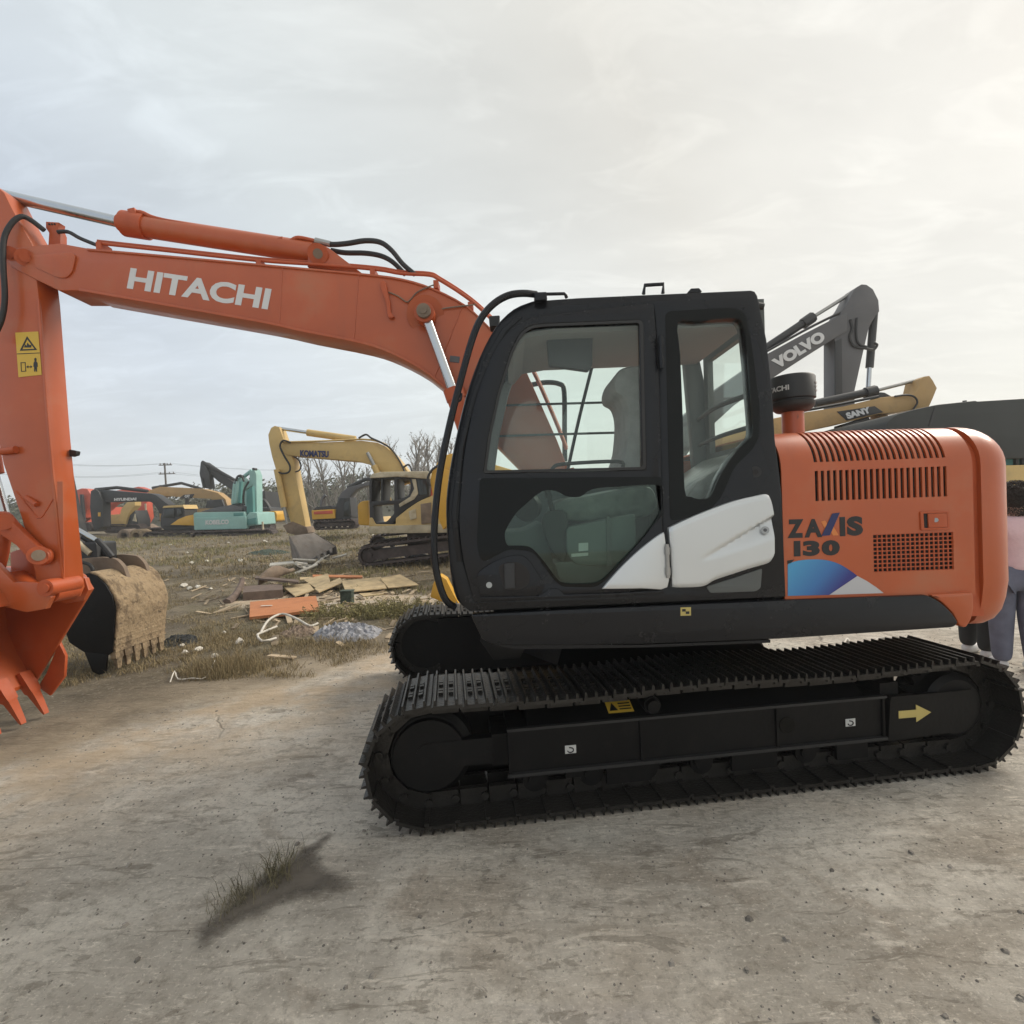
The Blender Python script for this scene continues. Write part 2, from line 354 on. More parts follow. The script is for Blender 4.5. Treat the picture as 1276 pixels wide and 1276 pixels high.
M['soil'] = mat('damp_soil', (.105, .09, .073), .95, 0, .18, 8, bump=.5, bscale=60)
# ------------------------------------------------------------------ ground
def ground_mat():
    m = bpy.data.materials.new('yard_ground'); m.use_nodes = True; t = m.node_tree; n = t.nodes; l = t.links; b = n['Principled BSDF']
    b.inputs['Specular IOR Level'].default_value = 0.25
    g = n.new('ShaderNodeNewGeometry'); pos = g.outputs['Position']
    def nz(scale, det=6, rough=.6, vec=None, dist=0.0):
        a = n.new('ShaderNodeTexNoise'); a.inputs['Scale'].default_value = scale; a.inputs['Detail'].default_value = det; a.inputs['Roughness'].default_value = rough; a.inputs['Distortion'].default_value = dist
        l.new(vec or pos, a.inputs['Vector']); return a.outputs[0]
    def ramp(v, lo, hi, a=0., b_=1.):
        r = n.new('ShaderNodeMapRange'); r.interpolation_type = 'SMOOTHSTEP'
        for i, q in enumerate((lo, hi, a, b_)): r.inputs[i+1].default_value = q
        l.new(v, r.inputs[0]); return r.outputs[0]
    def mix(f, a, b_):
        x = n.new('ShaderNodeMix'); x.data_type = 'RGBA'
        if isinstance(f, float): x.inputs[0].default_value = f
        else: l.new(f, x.inputs[0])
        for k, q in ((6, a), (7, b_)):
            if isinstance(q, tuple): x.inputs[k].default_value = (*q, 1)
            else: l.new(q, x.inputs[k])
        return x.outputs[2]
    def math_(op, a, b_=None):
        x = n.new('ShaderNodeMath'); x.operation = op
        for k, q in enumerate((a, b_)):
            if q is None: continue
            if isinstance(q, (int, float)): x.inputs[k].default_value = q
            else: l.new(q, x.inputs[k])
        return x.outputs[0]
    # worn concrete: pale scoured skin, brown grime, greenish and bluish stains, aggregate specks
    c = mix(ramp(nz(.9, 5, .6, dist=.6), .38, .62), (.30, .285, .255), (.46, .445, .405))
    c = mix(ramp(nz(2.2, 7, .68, dist=.5), .52, .72, 0, .7), c, (.56, .54, .49))
    mp = n.new('ShaderNodeMapping'); mp.inputs['Rotation'].default_value = (0, 0, .45); mp.inputs['Scale'].default_value = (.6, 2.2, 1); l.new(pos, mp.inputs[0])
    c = mix(ramp(nz(1.6, 7, .7, mp.outputs[0], .3), .54, .70, 0, .75), c, (.18, .162, .136))
    c = mix(ramp(nz(.55, 4, .5), .55, .7, 0, .35), c, (.30, .32, .295))
    c = mix(ramp(nz(1.1, 4, .5, mp.outputs[0]), .60, .72, 0, .3), c, (.34, .335, .36))
    c = mix(ramp(nz(.75, 7, .68, mp.outputs[0], .8), .53, .64, 0, .55), c, (.20, .178, .148))
    c = mix(ramp(nz(1.4, 8, .72, None, 1.0), .56, .64, 0, .5), c, (.235, .205, .17))
    c = mix(ramp(nz(3.3, 8, .72, mp.outputs[0], .5), .57, .66, 0, .55), c, (.58, .555, .50))
    c = mix(ramp(nz(.33, 4, .6, None, .5), .45, .62, 0, .45), c, (.335, .285, .225))
    c = mix(ramp(nz(5.2, 9, .75, None, .4), .55, .70, 0, .6), c, (.17, .155, .13))
    c = mix(ramp(nz(34, 4, .7), .50, .75, 0, .55), c, (.15, .137, .117))
    c = mix(ramp(nz(60, 3, .7), .56, .72, 0, .5), c, (.66, .64, .59))
    c = mix(ramp(nz(13, 10, .82, None, .3), .50, .64, 0, .62), c, (.165, .15, .126))
    c = mix(ramp(nz(19, 10, .85, mp.outputs[0], .6), .53, .66, 0, .7), c, (.60, .58, .53))
    c = mix(ramp(nz(4.5, 9, .7, mp.outputs[0], 1.2), .575, .60, 0, .55), c, (.15, .135, .112))
    c = mix(ramp(nz(9, 8, .75), .57, .66, 0, .5), c, (.15, .132, .108))
    vo = n.new('ShaderNodeTexVoronoi'); vo.feature = 'DISTANCE_TO_EDGE'; vo.inputs['Scale'].default_value = .42
    wv = n.new('ShaderNodeVectorMath'); wv.operation = 'ADD'; l.new(pos, wv.inputs[0])
    wn = n.new('ShaderNodeTexNoise'); wn.inputs['Scale'].default_value = 1.5; wn.inputs['Detail'].default_value = 7; l.new(pos, wn.inputs['Vector'])
    l.new(wn.outputs['Color'], wv.inputs[1]); l.new(wv.outputs[0], vo.inputs['Vector'])
    crack = ramp(vo.outputs['Distance'], .0, .012, 1, 0)
    crack = math_('MULTIPLY', crack, ramp(nz(.8, 3), .5, .62))
    c = mix(math_('MULTIPLY', crack, .55), c, (.08, .07, .058))
    # bare earth and dead grass ground
    d = mix(ramp(nz(.7, 6, .6), .35, .65), (.145, .118, .084), (.26, .215, .155))
    d = mix(ramp(nz(3.5, 8, .7), .45, .65, 0, .7), d, (.09, .075, .05))
    d = mix(ramp(nz(22, 6, .7), .5, .7, 0, .55), d, (.40, .35, .27))
    d = mix(ramp(nz(.35, 4, .6), .48, .62, 0, .5), d, (.125, .115, .062))
    # edge of the slab: an oblique, ragged line; a second pad lies in the field
    sp = n.new('ShaderNodeSeparateXYZ'); l.new(pos, sp.inputs[0]); X, Y = sp.outputs[0], sp.outputs[1]
    rag = math_('MULTIPLY', math_('SUBTRACT', nz(.8, 7, .6), .5), 2.6)
    e = math_('SUBTRACT', math_('ADD', Y, rag), math_('MULTIPLY', X, 1.1))
    fm = ramp(e, 6.9, 8.1)
    d = mix(math_('MULTIPLY', ramp(e, 9.6, 7.6), ramp(nz(1.3, 7, .65), .35, .6, .25, .9)), d, (.44, .365, .27))
    fm = math_('MULTIPLY', fm, ramp(math_('ADD', X, rag), 3.0, .5))
    px_ = ramp(math_('ABSOLUTE', math_('ADD', math_('ADD', X, rag), 3.1)), 2.0, 2.5, 1, 0)
    py_ = ramp(math_('ABSOLUTE', math_('SUBTRACT', math_('ADD', Y, math_('MULTIPLY', X, .35)), 8.4)), .7, 1.1, 1, 0)
    fm = math_('SUBTRACT', fm, math_('MULTIPLY', fm, math_('MULTIPLY', math_('MULTIPLY', px_, py_), .85)))
    # earth carried onto the concrete near its edge
    dust = math_('MULTIPLY', ramp(e, 4.6, 7.4), ramp(nz(1.8, 7, .65), .36, .62))
    dust = math_('MULTIPLY', dust, ramp(X, .6, -.8))
    c = mix(math_('MULTIPLY', dust, .75), c, (.36, .285, .195))
    cs = n.new('ShaderNodeVectorMath'); cs.operation = 'MULTIPLY'; cs.inputs[1].default_value = (1.86, 1.78, 1.72); l.new(c, cs.inputs[0]); c = cs.outputs[0]
    col = mix(fm, c, d)
    l.new(col, b.inputs['Base Color']); b.inputs['Roughness'].default_value = .92
    hgt = math_('ADD', math_('MULTIPLY', nz(42, 8, .8), .55), math_('MULTIPLY', nz(6, 10, .75, mp.outputs[0], .4), 1.4))
    hgt = math_('SUBTRACT', hgt, math_('MULTIPLY', crack, .6))
    bp = n.new('ShaderNodeBump'); bp.inputs['Strength'].default_value = 1.0; bp.inputs['Distance'].default_value = .045
    l.new(hgt, bp.inputs['Height']); l.new(bp.outputs[0], b.inputs['Normal'])
    return m
def build_ground():
    ys = [-12, -8, -5, -3, -1.5, 0]; y = 0
    while y < 1200:
        y += max(.12, .03*y) if y < 40 else .08*y
        ys.append(y)
    us = np.linspace(-1, 1, 181); us = np.sign(us)*np.abs(us)**1.5
    v = []; f = []
    for y in ys:
        wd = 16+1.9*abs(y)
        for u in us: v.append((u*wd, y, gz(u*wd, y)))
    k = len(us)
    for i in range(len(ys)-1):
        for j in range(k-1): f.append((i*k+j, i*k+j+1, (i+1)*k+j+1, (i+1)*k+j))
    me = bpy.data.meshes.new('g'); me.from_pydata(v, [], f); me.update()
    o = mk('ground', me, ground_mat(), None, ang=180); o['kind'] = 'structure'
build_ground()
# ------------------------------------------------------------------ the orange excavator
YN = 2.745                                # plane of the upper body's left side
EX = thing('excavator', 'large orange excavator with black cab and silver side panels on concrete in the foreground', 'excavator', (0.88, 3.985, 0))
TH = math.radians(7.0)                    # the tracks are turned a little under the upper body
def uc(x, y, z): return (0.952+x*math.cos(TH)-y*math.sin(TH), 4.024+x*math.sin(TH)+y*math.cos(TH), z)
HL, RO, ZC, PIT = 1.590, .345, .345, 0
def track_path(n_out):
    """length-parametrised oval at the pitch line; returns list of (x, z, angle) for N shoes"""
    rp = .300; Ls = 2*HL; La = PI*rp; tot = 2*Ls+2*La; n = 52; out = []
    for i in range(n):
        s = (i+.35)*tot/n
        if s < Ls: x = -HL+s; z = ZC-rp; a = PI            # bottom, normal down
        elif s < Ls+La: t = (s-Ls)/rp; x = HL+rp*math.sin(t); z = ZC-rp*math.cos(t); a = PI-t
        elif s < 2*Ls+La:
            q = s-Ls-La; x = HL-q; z = ZC+rp; a = 0
            u = q/Ls; z -= .022*(math.sin(PI*2*u)**2)      # slack between the carrier rollers
        else: t = (s-2*Ls-La)/rp; x = -HL-rp*math.sin(t); z = ZC+rp*math.cos(t); a = -t
        out.append((x, z, a))
    return out
def shoe_geo(mb, y0, y1, x, z, a, fr):
    ca, sa = math.cos(a), math.sin(a)
    def q(s, y, n):                       # s along the run, n outwards
        s *= .92; n -= .025; return fr(x + s*ca + n*sa, y, z - s*sa + n*ca)
    def bx(s0, s1, ya, yb, n0, n1, mi): mb.box((s0, ya, n0), (s1, yb, n1), mi, lambda s, y, n: q(s, y, n))
    bx(-.083, .080, y0, y1, .022, .040, 0)
    bx(.066, .094, y0+.004, y1-.004, .010, .024, 0)
    for s in (-.072, -.012, .048):
        vs = [(s-.010, .038), (s+.010, .038), (s+.005, .066), (s-.005, .066)]
        V = [q(p[0], y, p[1]) for y in (y0+.003, y1-.003) for p in vs]
        mb.add(V, [(0,1,2,3)[::-1], (4,5,6,7), (0,1,5,4), (1,2,6,5), (3,0,4,7)], 0)
        mb.add([q(s-.0056, y0+.002, .0605), q(s+.0056, y0+.002, .0605), q(s+.005, y0+.002, .0672), q(s-.005, y0+.002, .0672),
                q(s-.0056, y1-.002, .0605), q(s+.0056, y1-.002, .0605), q(s+.005, y1-.002, .0672), q(s-.005, y1-.002, .0672)],
               [(3,2,1,0), (4,5,6,7), (0,1,5,4), (1,2,6,5), (2,3,7,6), (3,0,4,7)], 1)
    ym = (y0+y1)/2
    for dy in (-.085, -.045, .045, .085):
        for s in (-.042, .018):
            bx(s-.013, s+.013, ym+dy-.013, ym+dy+.013, .036, .054, 2)
    for sg in (-1, 1):
        bx(-.098, .060, ym+sg*.07-.018, ym+sg*.07+.018, -.062, .022, 2)
        a0 = q(-.085, ym+sg*.05, -.02); b0 = q(-.085, ym+sg*.105, -.02); mb.cyl(a0, b0, .022, 8, 2)
UC0 = uc
def main_track(sg):
    yn, yf = (-1.245, -.745) if sg < 0 else (1.045, 1.545)
    uc = (lambda x, y, z: UC0(x-(.12 if sg > 0 else 0), y, z))
    mb = MB()
    for (x, z, a) in track_path(52): shoe_geo(mb, yn, yf, x, z, a, uc)
    mk('track_chain', mb.mesh(False), [M['shoe'], M['grouser'], M['under']], EX, ang=25)
    ym = (yn+yf)/2
    def Y(y): return ym + y*(-sg)*-1      # y < 0 : outer side for the near track
    so_ = -1 if sg < 0 else 1             # outer direction
    def yy(d): return ym+so_*d            # d metres outwards of the chain line
    def bx(mb, x0, x1, d0, d1, z0, z1, mi=0):
        a, b = sorted((yy(d0), yy(d1))); mb.box((x0, a, z0), (x1, b, z1), mi, uc)
    def cy(mb, x, z, d0, d1, r, n=28, mi=0, r2=None): mb.cyl(uc(x, yy(d0), z), uc(x, yy(d1), z), r, n, mi, r2)
    # frame: box beam with flanges, sloping top plate, guards
    mb = MB()
    bx(mb, -1.16, 1.10, -.13, .125, .205, .455)
    m3 = MB(); bx(m3, -1.17, 1.10, .125, .150, .448, .462); bx(m3, -1.17, 1.10, .125, .150, .198, .216)
    for x in (-1.165, -.42, .40, 1.08): bx(mb, x, x+.014, .123, .140, .216, .448)
    V = [uc(x, yy(d), z) for x in (-1.05, 1.0) for d, z in ((.10, .455), (-.06, .535), (-.13, .535), (-.13, .455))]
    mb.add(V, [(3,2,1,0), (4,5,6,7), (0,1,5,4), (1,2,6,5), (2,3,7,6), (3,0,4,7)])
    bx(mb, -1.46, 1.45, -.20, -.17, .085, .605); bx(mb, 1.10, 1.22, -.1, .10, .24, .52)
    for x0, x1 in ((-.62, -.36), (.12, .40), (.78, .98)): bx(mb, x0, x1, .112, .134, .10, .20)
    for x in (-1.0, -.80, -.36, -.05, .30, .62, .9): bx(mb, x-.05, x+.05, .10, .128, .155, .205)
    fr_o = mk('track_frame', mb.mesh(), M['under'], EX); mk('beam_flange', m3.mesh(), M['rubber'], fr_o)  # flange strips coloured paler to paint dusty edge highlights
    # raised black disc painted as the shade inside the beam's lifting hole
    m2 = MB(); cy(m2, .47, .335, .126, .131, .047, 20); mk('beam_hole_shade', m2.mesh(), M['blackgloss'], fr_o)
    # idler
    mb = MB(); cy(mb, -HL, ZC, -.10, .06, .235, 40); cy(mb, -HL, ZC, .06, .085, .235, 40, 0, .205); cy(mb, -HL, ZC, .085, .115, .195, 40, 0, .190)
    cy(mb, -HL, ZC, .115, .121, .07, 24)
    mk('idler_wheel', mb.mesh(), M['under'], EX)
    mb = MB(); bx(mb, -HL-.02, -1.10, .06, .12, ZC-.07, ZC+.07); bx(mb, -1.25, -1.05, -.12, .12, .26, .43); mk('idler_yoke', mb.mesh(), M['under'], EX)
    # sprocket with teeth, travel motor and its cover
    mb = MB()
    ring = []
    for i in range(21*4):
        t = 2*PI*i/84; r = (.262, .262, .225, .225)[i % 4]; ring.append((HL+r*math.cos(t), ZC+r*math.sin(t)))
    mb.loft([[uc(x, yy(-.03), z) for x, z in ring], [uc(x, yy(.03), z) for x, z in ring]])
    cy(mb, HL, ZC, -.12, .10, .20, 36); cy(mb, HL, ZC, .10, .125, .20, 36, 0, .165)
    for i in range(12):
        t = 2*PI*i/12; cy(mb, HL+.175*math.cos(t), ZC+.175*math.sin(t), .03, .045, .014, 6)
    mk('drive_sprocket', mb.mesh(), M['under'], EX)
    mb = MB()
    pr = [(1.10, .19), (1.62, .21), (1.70, .30), (1.70, .385), (1.66, .445), (1.12, .445)]
    mb.loft([[uc(x, yy(.10), z) for x, z in pr], [uc(x, yy(.152), z) for x, z in pr]])
    mb.box((1.12, min(yy(.15), yy(.158)), .44), (1.66, max(yy(.15), yy(.158)), .456), 0, uc)
    mk('sprocket_guard', mb.mesh(), M['under'], EX)
    for i, x in enumerate((-1.02, -.70, -.38, -.05, .27, .60, .93)):
        mb = MB(); cy(mb, x, .158, -.11, .11, .068, 20); cy(mb, x, .158, .03, .06, .085, 20); cy(mb, x, .158, -.06, -.03, .085, 20); cy(mb, x, .158, .11, .125, .04, 12)
        mk('track_roller', mb.mesh(), M['under'], EX)
    for x in (-.33,):
        mb = MB(); cy(mb, x, .505, -.09, .10, .05, 20); cy(mb, x, .505, .10, .125, .042, 20, 0, .036); mk('carrier_roller', mb.mesh(), M['under'], EX)
    return fr_o
near_frame = main_track(-1); far_frame = main_track(1)
# stickers on the near beam
def uc_sticker(name, m, x0, x1, z0, z1, d=.1265):
    mb = MB(); y = -.995-d; mb.box((x0, y-.003, z0), (x1, y, z1), 0, uc); return mk(name, mb.mesh(), m, near_frame, smooth=False)
def uc_text(name, body, m, x0, x1, z0, z1, d, bold=.03, parent=None):
    me, co = textmesh(body, bold); y = -.995-d
    q = np.array([uc(x0+c[0]*(x1-x0), y-.002*c[2], z0+c[1]*(z1-z0)) for c in co], dtype=np.float32)
    me.vertices.foreach_set('co', q.ravel()); return mk(name, me, m, parent or near_frame, smooth=False)
for x0 in (-.850, .845):
    uc_sticker('hook_sticker', M['whitedull'], x0, x0+.062, .292, .336)
    mb = MB(); y = -.995-.131
    mb.tube([uc(x0+.030+.017*math.cos(t), y, .311+.013*math.sin(t)) for t in [PI*1.05+PI*1.25*k/7 for k in range(8)]]+[uc(x0+.022, y, .326)], .0035, 6, 0, 1)
    mk('hook_mark', mb.mesh(), M['ink'], near_frame)
mb = MB(); y = -.995-.1525
ax0, az = 1.17, .345
arr = [(0, -.022), (.115, -.022), (.115, -.052), (.215, 0), (.115, .052), (.115, .022), (0, .022)]
mb.loft([[uc(ax0+a, y, az+b-.01*a) for a, b in arr], [uc(ax0+a, y-.003, az+b-.01*a) for a, b in arr]])
mk('direction_arrow', mb.mesh(), M['arrow'], near_frame, smooth=False)
mb = MB(); mb.box((-1.36, 1.163, .335), (-1.30, 1.166, .405), 0, uc); mk('hook_sticker', mb.mesh(), M['whitedull'], far_frame, smooth=False)
# yellow caution plate on the sloping plate
mb = MB(); yq = lambda t: (-.995-.10+.16*t, .455+.08*t)
def slope_pt(x, t, off=0.006): y, z = yq(t); return uc(x, y-off*.45, z+off*.9)
mb.add([slope_pt(-.58, .15), slope_pt(-.43, .15), slope_pt(-.43, .62), slope_pt(-.58, .62)], [(0,1,2,3)]); mk('caution_plate', mb.mesh(False), M['yellowdecal'], near_frame, smooth=False)
mb = MB()
mb.add([slope_pt(-.57, .23, .009), slope_pt(-.52, .23, .009), slope_pt(-.545, .55, .009)], [(0,1,2)])
for t in (.25, .36, .47): mb.add([slope_pt(-.51, t, .009), slope_pt(-.44, t, .009), slope_pt(-.44, t+.05, .009), slope_pt(-.51, t+.05, .009)], [(0,1,2,3)])
mk('caution_print', mb.mesh(False), M['ink'], near_frame, smooth=False)
# car body between the tracks
mb = MB()
for s in (-1, 1):
    V = []
    for x0, x1, y, z0, z1 in ((-.55, .55, 0, .38, .74), (-.9, .9, s*.9 if s < 0 else 1.2, .26, .50)): V.append([uc(x0, y, z0), uc(x1, y, z0), uc(x1, y, z1), uc(x0, y, z1)])
    mb.loft(V)
mb.cyl(uc(0, 0, .70), uc(0, 0, .80), .60, 40); mb.cyl(uc(0, 0, .80), uc(0, 0, .95), .54, 40)
mk('undercarriage_centre', mb.mesh(), M['under'], EX)
# upper deck and black side skirt
mb = MB(); mb.box((-.12, 2.82, .955), (2.15, 5.18, 1.14)); mb.box((.1, 3.2, .93), (1.7, 4.8, .955)); mk('deck', mb.mesh(), M['under'], EX)
sk = [(586,766),(700,760),(976,748),(1156,741.5),(1172,750),(1186,763),(1195,776),(1189,782),(970,796.5),(800,803),(640,805),(612,803),(600,796)]
skirt = prism('side_skirt', M['black'], rnd(sk, 5), 2.735, 2.80, EX, bev=.010)
prism('skirt_lip', M['black'], [(612,803),(800,803.5),(960,797.5),(960,801),(800,807),(640,809)], 2.745, 2.84, skirt)
prism('step_bracket', M['under'], [(598,798),(655,806),(648,820),(615,822)], 2.86, 3.0, EX, bev=.004)
mb = MB(); mb.add([P(848,757,2.733), P(861,756.6,2.733), P(861,767,2.733), P(848,767.4,2.733)], [(0,1,2,3)]); mk('lift_point_sticker', mb.mesh(False), M['arrow'], skirt, smooth=False)
mb = MB()
mb.add([P(850,759,2.731), P(854.5,758.8,2.731), P(854.5,762,2.731), P(850,762.2,2.731)], [(0,1,2,3)])
mb.add([P(854.5,762,2.731), P(859,761.8,2.731), P(859,765,2.731), P(854.5,765.2,2.731)], [(0,1,2,3)])
mk('sticker_print', mb.mesh(False), M['ink'], skirt, smooth=False)
tail = prism('rear_skirt', M['orange'], rnd([(1159,741),(1213,738),(1214,758),(1211,772),(1204,783),(1196,780),(1188,764),(1174,750)], 4), 2.738, 2.80, EX, bev=.010)

# ---- cab
cab_out = cr([(585,762),(569,747),(560.5,710),(555.5,640),(558.5,597),(566,554),(580,495),(597,446),(617.6,407),(640,384.5),(664,374.5)], 3, False)
cab_out = [(p.x, p.y) if hasattr(p, 'x') else p for p in [Vector((*q[:2],)) if not hasattr(q,'x') else q for q in cab_out]]
cab_out += [(720,370.5),(820,366),(936,361),(941,362.5),(944.5,368),(956,423),(963,488),(966.5,547),(975,616),(980,744)]
door_ap = [(594,748),(578,700),(573,655),(580,561),(595,495),(615,444),(633,415),(656,400),(680,394.5),(815,379.5),(821,459),(827,733)]
rear_win = cr([(845,402),(870,400),(913,397),(925,402),(929.5,426),(936,502),(938,534),(934,547),(913,567.6),(896,595),(885.5,617.6),(875,622),(861,619),(853,609),(851,526),(847.6,443)], 3)
rear_win = [(p.x, p.y) for p in [Vector((q[0], q[1])) for q in rear_win]]
cabframe = prism('cab_frame', M['black'], cab_out, 2.748, 2.84, EX, holes=[rnd(door_ap, 8), rear_win], bev=.012)
prism('cab_post_trim', M['black'], [(569,700),(562,640),(571,556),(586,495),(605,444),(625,410),(646,391),(650,396),(632,412),(612,446),(593,497),(578,556),(569,640),(575,700)], 2.738, 2.75, cabframe, bev=.004)
# fixed rear quarter: recessed gloss border round the glass
prism('quarter_border', M['blackgloss'], rnd([(829,388),(915,383),(929,390),(937,430),(947,510),(946,545),(938,560),(915,582),(900,618),(880,640),(835,650)], 8), 2.744, 2.752, cabframe, holes=[rear_win])
prism('quarter_glass', M['glass'], rear_win, 2.768, 2.773, cabframe)
# door
door_out = rnd([(590.5,751,3),(577,700,20),(571,652,30),(578,561,30),(592,495,30),(612,443,30),(631,413,30),(654,398,20),(678,392.5,10),(815,377,6),(821,459,2),(828,731,3),(750,744,20)], 6)
up_hole = rnd([(602.5,589.5,4),(609,543),(621,488),(636.6,438),(648,415,14),(661,405.5,12),(678,403.5,5),(801,398.5,6),(805,585,5)], 3)
lo_hole = cr([(629,669),(631,659),(642,641),(652,631),(675,612.5),(692,611.5),(706,618),(723,619),(738,609.5),(770,606.5),(818,604),(826,614),(822,640),(803,668),(780,693),(760,714),(748,724),(735,727),(704,727),(693,720),(682,705),(669,689),(658,681),(640,680),(632,679)], 3)
lo_hole = [(p.x, p.y) for p in [Vector((q[0], q[1])) for q in lo_hole]]
DOOR = prism('cab_door', M['black'], door_out, 2.722, 2.750, EX, holes=[up_hole, lo_hole], bev=.007)
prism('lower_border', M['blackgloss'], rnd([(598,596,5),(824,594,4),(827,640,4),(756,722,14),(742,732,8),(700,731,10),(690,722,10),(676,702,10),(664,687,8),(634,684,8),(600,702,10),(594,680,10)], 6), 2.716, 2.7225, DOOR, holes=[lo_hole])
prism('upper_glass', M['glass'], up_hole, 2.733, 2.738, DOOR)
prism('lower_glass', M['glass2'], lo_hole, 2.733, 2.738, DOOR)
prism('window_rail', M['black'], [(796,401),(803,400.5),(806,586),(799,586.5)], 2.718, 2.735, DOOR, bev=.002)
prism('window_seal', M['rubber'], up_hole, 2.717, 2.724, DOOR, holes=[[( 638+(p[0]-705)*.965+67, 495+(p[1]-495)*.965) for p in up_hole]])
hs = prism('handle_housing', M['black'], rnd([(594.5,714,4),(611,702,10),(631,693,10),(650,691,12),(660,698,10),(675,722,8),(679,732,8),(671,743,6),(597,743,5)], 4), 2.708, 2.724, DOOR, bev=.006)
prism('handle_recess', M['inside'], rnd([(620,706,10),(632,700,10),(650,701,12),(661,714,12),(659,729,12),(648,735,8),(628,735,6)], 6), 2.7065, 2.710, hs)
prism('handle_lever', M['charcoal'], rnd([(628,702.5),(641,701.5),(642,733),(629,734)], 1.5), 2.697, 2.708, hs, bev=.003)
rod('lock', M['steel2'], P(609.5,729,2.709), P(609.5,729,2.700), .016, hs, 16)
prism('door_ledge', M['black'], rnd([(598,744),(672,742.5),(684,734),(696,733),(703,741),(760,739.5),(828,735.5),(828,740),(760,744.5),(600,749)], 2), 2.712, 2.724, DOOR, bev=.003)
# silver side panels
prism('silver_panel', M['silver'], cr([(752.5,731.5),(772,709),(791,690.5),(809,675.5),(824,665),(828.5,666.5),(831,698),(832,732),(800,733.5),(756,734)], 3), 2.702, 2.726, DOOR, bev=.007)
def silver_rear():
    top = [(834.5,658),(868,642.5),(913,625.5),(946,617.5),(956,616),(961,620.5),(964,634),(965.3,650)]
    bot = [(839,732.5),(875,731.2),(892,723),(913,716),(936,708.5),(958,702),(964,696),(965.6,690)]
    def ev(pl, t):
        t = t*(len(pl)-1); i = min(int(t), len(pl)-2); u = t-i
        p0 = pl[max(i-1,0)]; p1 = pl[i]; p2 = pl[i+1]; p3 = pl[min(i+2, len(pl)-1)]
        return [0.5*((2*b)+(c-a)*u+(2*a-5*b+4*c-d)*u*u+(3*b-a-3*c+d)*u**3) for a, b, c, d in zip(p0, p1, p2, p3)]
    nx, ny = 64, 34; v = []; f = []
    def depth(px, py):
        # sculpted scoop: a crease from (872,697) rising to the lock, soft below, crisp above
        u = (px-872)/(962-872)
        if u <= 0: return 0
        yc = 697-52*min(u,1.05)**1.0; wlo = 5+24*u; d = py-yc
        if d < -2 or d > wlo+3: return 0
        k = sstep(-2, 3, d)*(1-sstep(0, wlo, d))
        return .034*min(1, u*1.3)*k
    for i in range(nx+1):
        a = ev(top, i/nx); b = ev(bot, i/nx)
        for j in range(ny+1):
            s = j/ny; px = a[0]+(b[0]-a[0])*s; py = a[1]+(b[1]-a[1])*s
            e = min(s, 1-s)*ny; e2 = min(i, nx-i)*1.0
            rim = .012*(1-min(1, e/2.2))**2+.012*(1-min(1, e2/2.2))**2
            p = P(px, py, 2.70); v.append((p.x, 2.700+rim+depth(px, py), p.z))
    k = ny+1
    for i in range(nx):
        for j in range(ny): f.append((i*k+j, i*k+j+1, (i+1)*k+j+1, (i+1)*k+j))
    # side walls back to the cab
    edge = [i*k for i in range(nx+1)]+[nx*k+j for j in range(1, k)]+[i*k+ny for i in range(nx-1, -1, -1)]+[j for j in range(ny-1, 0, -1)]
    n0 = len(v); v += [(v[i][0], 2.75, v[i][2]) for i in edge]
    for q in range(len(edge)): r = (q+1) % len(edge); f.append((edge[q], edge[r], n0+r, n0+q))
    mb = MB(); mb.add(v, f); return mk('silver_panel', mb.mesh(), M['silver'], cabframe, ang=40)
sp2 = silver_rear()
rod('panel_lock', M['steel2'], P(953.5,660.5,2.745), P(953.5,660.5,2.697), .020, sp2, 20)
rod('lock_core', M['slate'], P(953.5,660.5,2.698), P(953.5,660.5,2.694), .009, sp2, 14)
for y0, y1, m_ in ((418,459,'black'), (678,720,'steel2')):
    hx = 823 if y0 < 500 else 831
    a, b = P(hx, y0, 2.70), P(hx+1.5, y1, 2.70); mb = MB(); mb.cyl(a, b, .011, 12)
    for t in (.2, .8): c = a.lerp(b, t); mb.cyl(c-Vector((0,0,.02)), c+Vector((0,0,.02)), .0145, 12)
    mk('door_hinge', mb.mesh(), M[m_], cabframe)
prism('lower_quarter_recess', M['plastic'], rnd([(880,731),(915,720),(950,708),(948,733),(942,737),(885,739)], 3), 2.742, 2.750, cabframe, bev=.002)
rod('rubber_bung', M['rubber'], P(941.5,588,2.75), P(941.5,588,2.742), .030, cabframe, 24)
rod('bung_core', M['inside'], P(941.5,588,2.743), P(941.5,588,2.740), .014, cabframe, 16)
# roof, far wall, rear wall, floor
roof_px = cr([(606,424),(617.6,406),(640,384),(664,374.5)], 3, False)
roof_px = [(p[0], p[1]) for p in roof_px]+[(720,370.5),(820,366),(936,361),(941,362.5),(945,372),(947,392),(700,399),(664,402),(640,412),(622,432)]
prism('cab_roof', [M['black']], roof_px, 2.80, 3.72, EX, bev=.02, ytrace=2.748)
prism('headliner', M['lining'], [(632,428),(650,408),(690,402),(940,393),(941,398),(690,408),(655,414),(640,432)], 2.845, 3.62, cabframe, ytrace=2.748)
far_hole = rnd([(616,590),(622,545),(633,495),(645,458),(668,455),(800,452),(850,450),(862,590)], 4)
far_out = [(x, z) for x, z in xz(cab_out, 2.748)]
me = slab(far_out, 3.64, 3.72, [xz(far_hole, 3.70)], .010)
farwall = mk('cab_far_wall', me, M['plastic'], EX)
prism('far_glass', M['glass'], far_hole, 3.67, 3.674, farwall, ytrace=3.70)
for yb in (508, 546): tube('guard_bar', M['black'], [(606, yb-2), (700, yb-5), (848, yb-9)], 3.745, .009, farwall)
tube('wiper_arm', M['black'], [(739,452),(722,520),(706,592)], 3.62, .012, farwall)
tube('grab_rail', M['black'], [(660,480),(680,476.5),(697,478.5),(703,488),(703.5,540),(704,575)], 4.0, .020, EX)
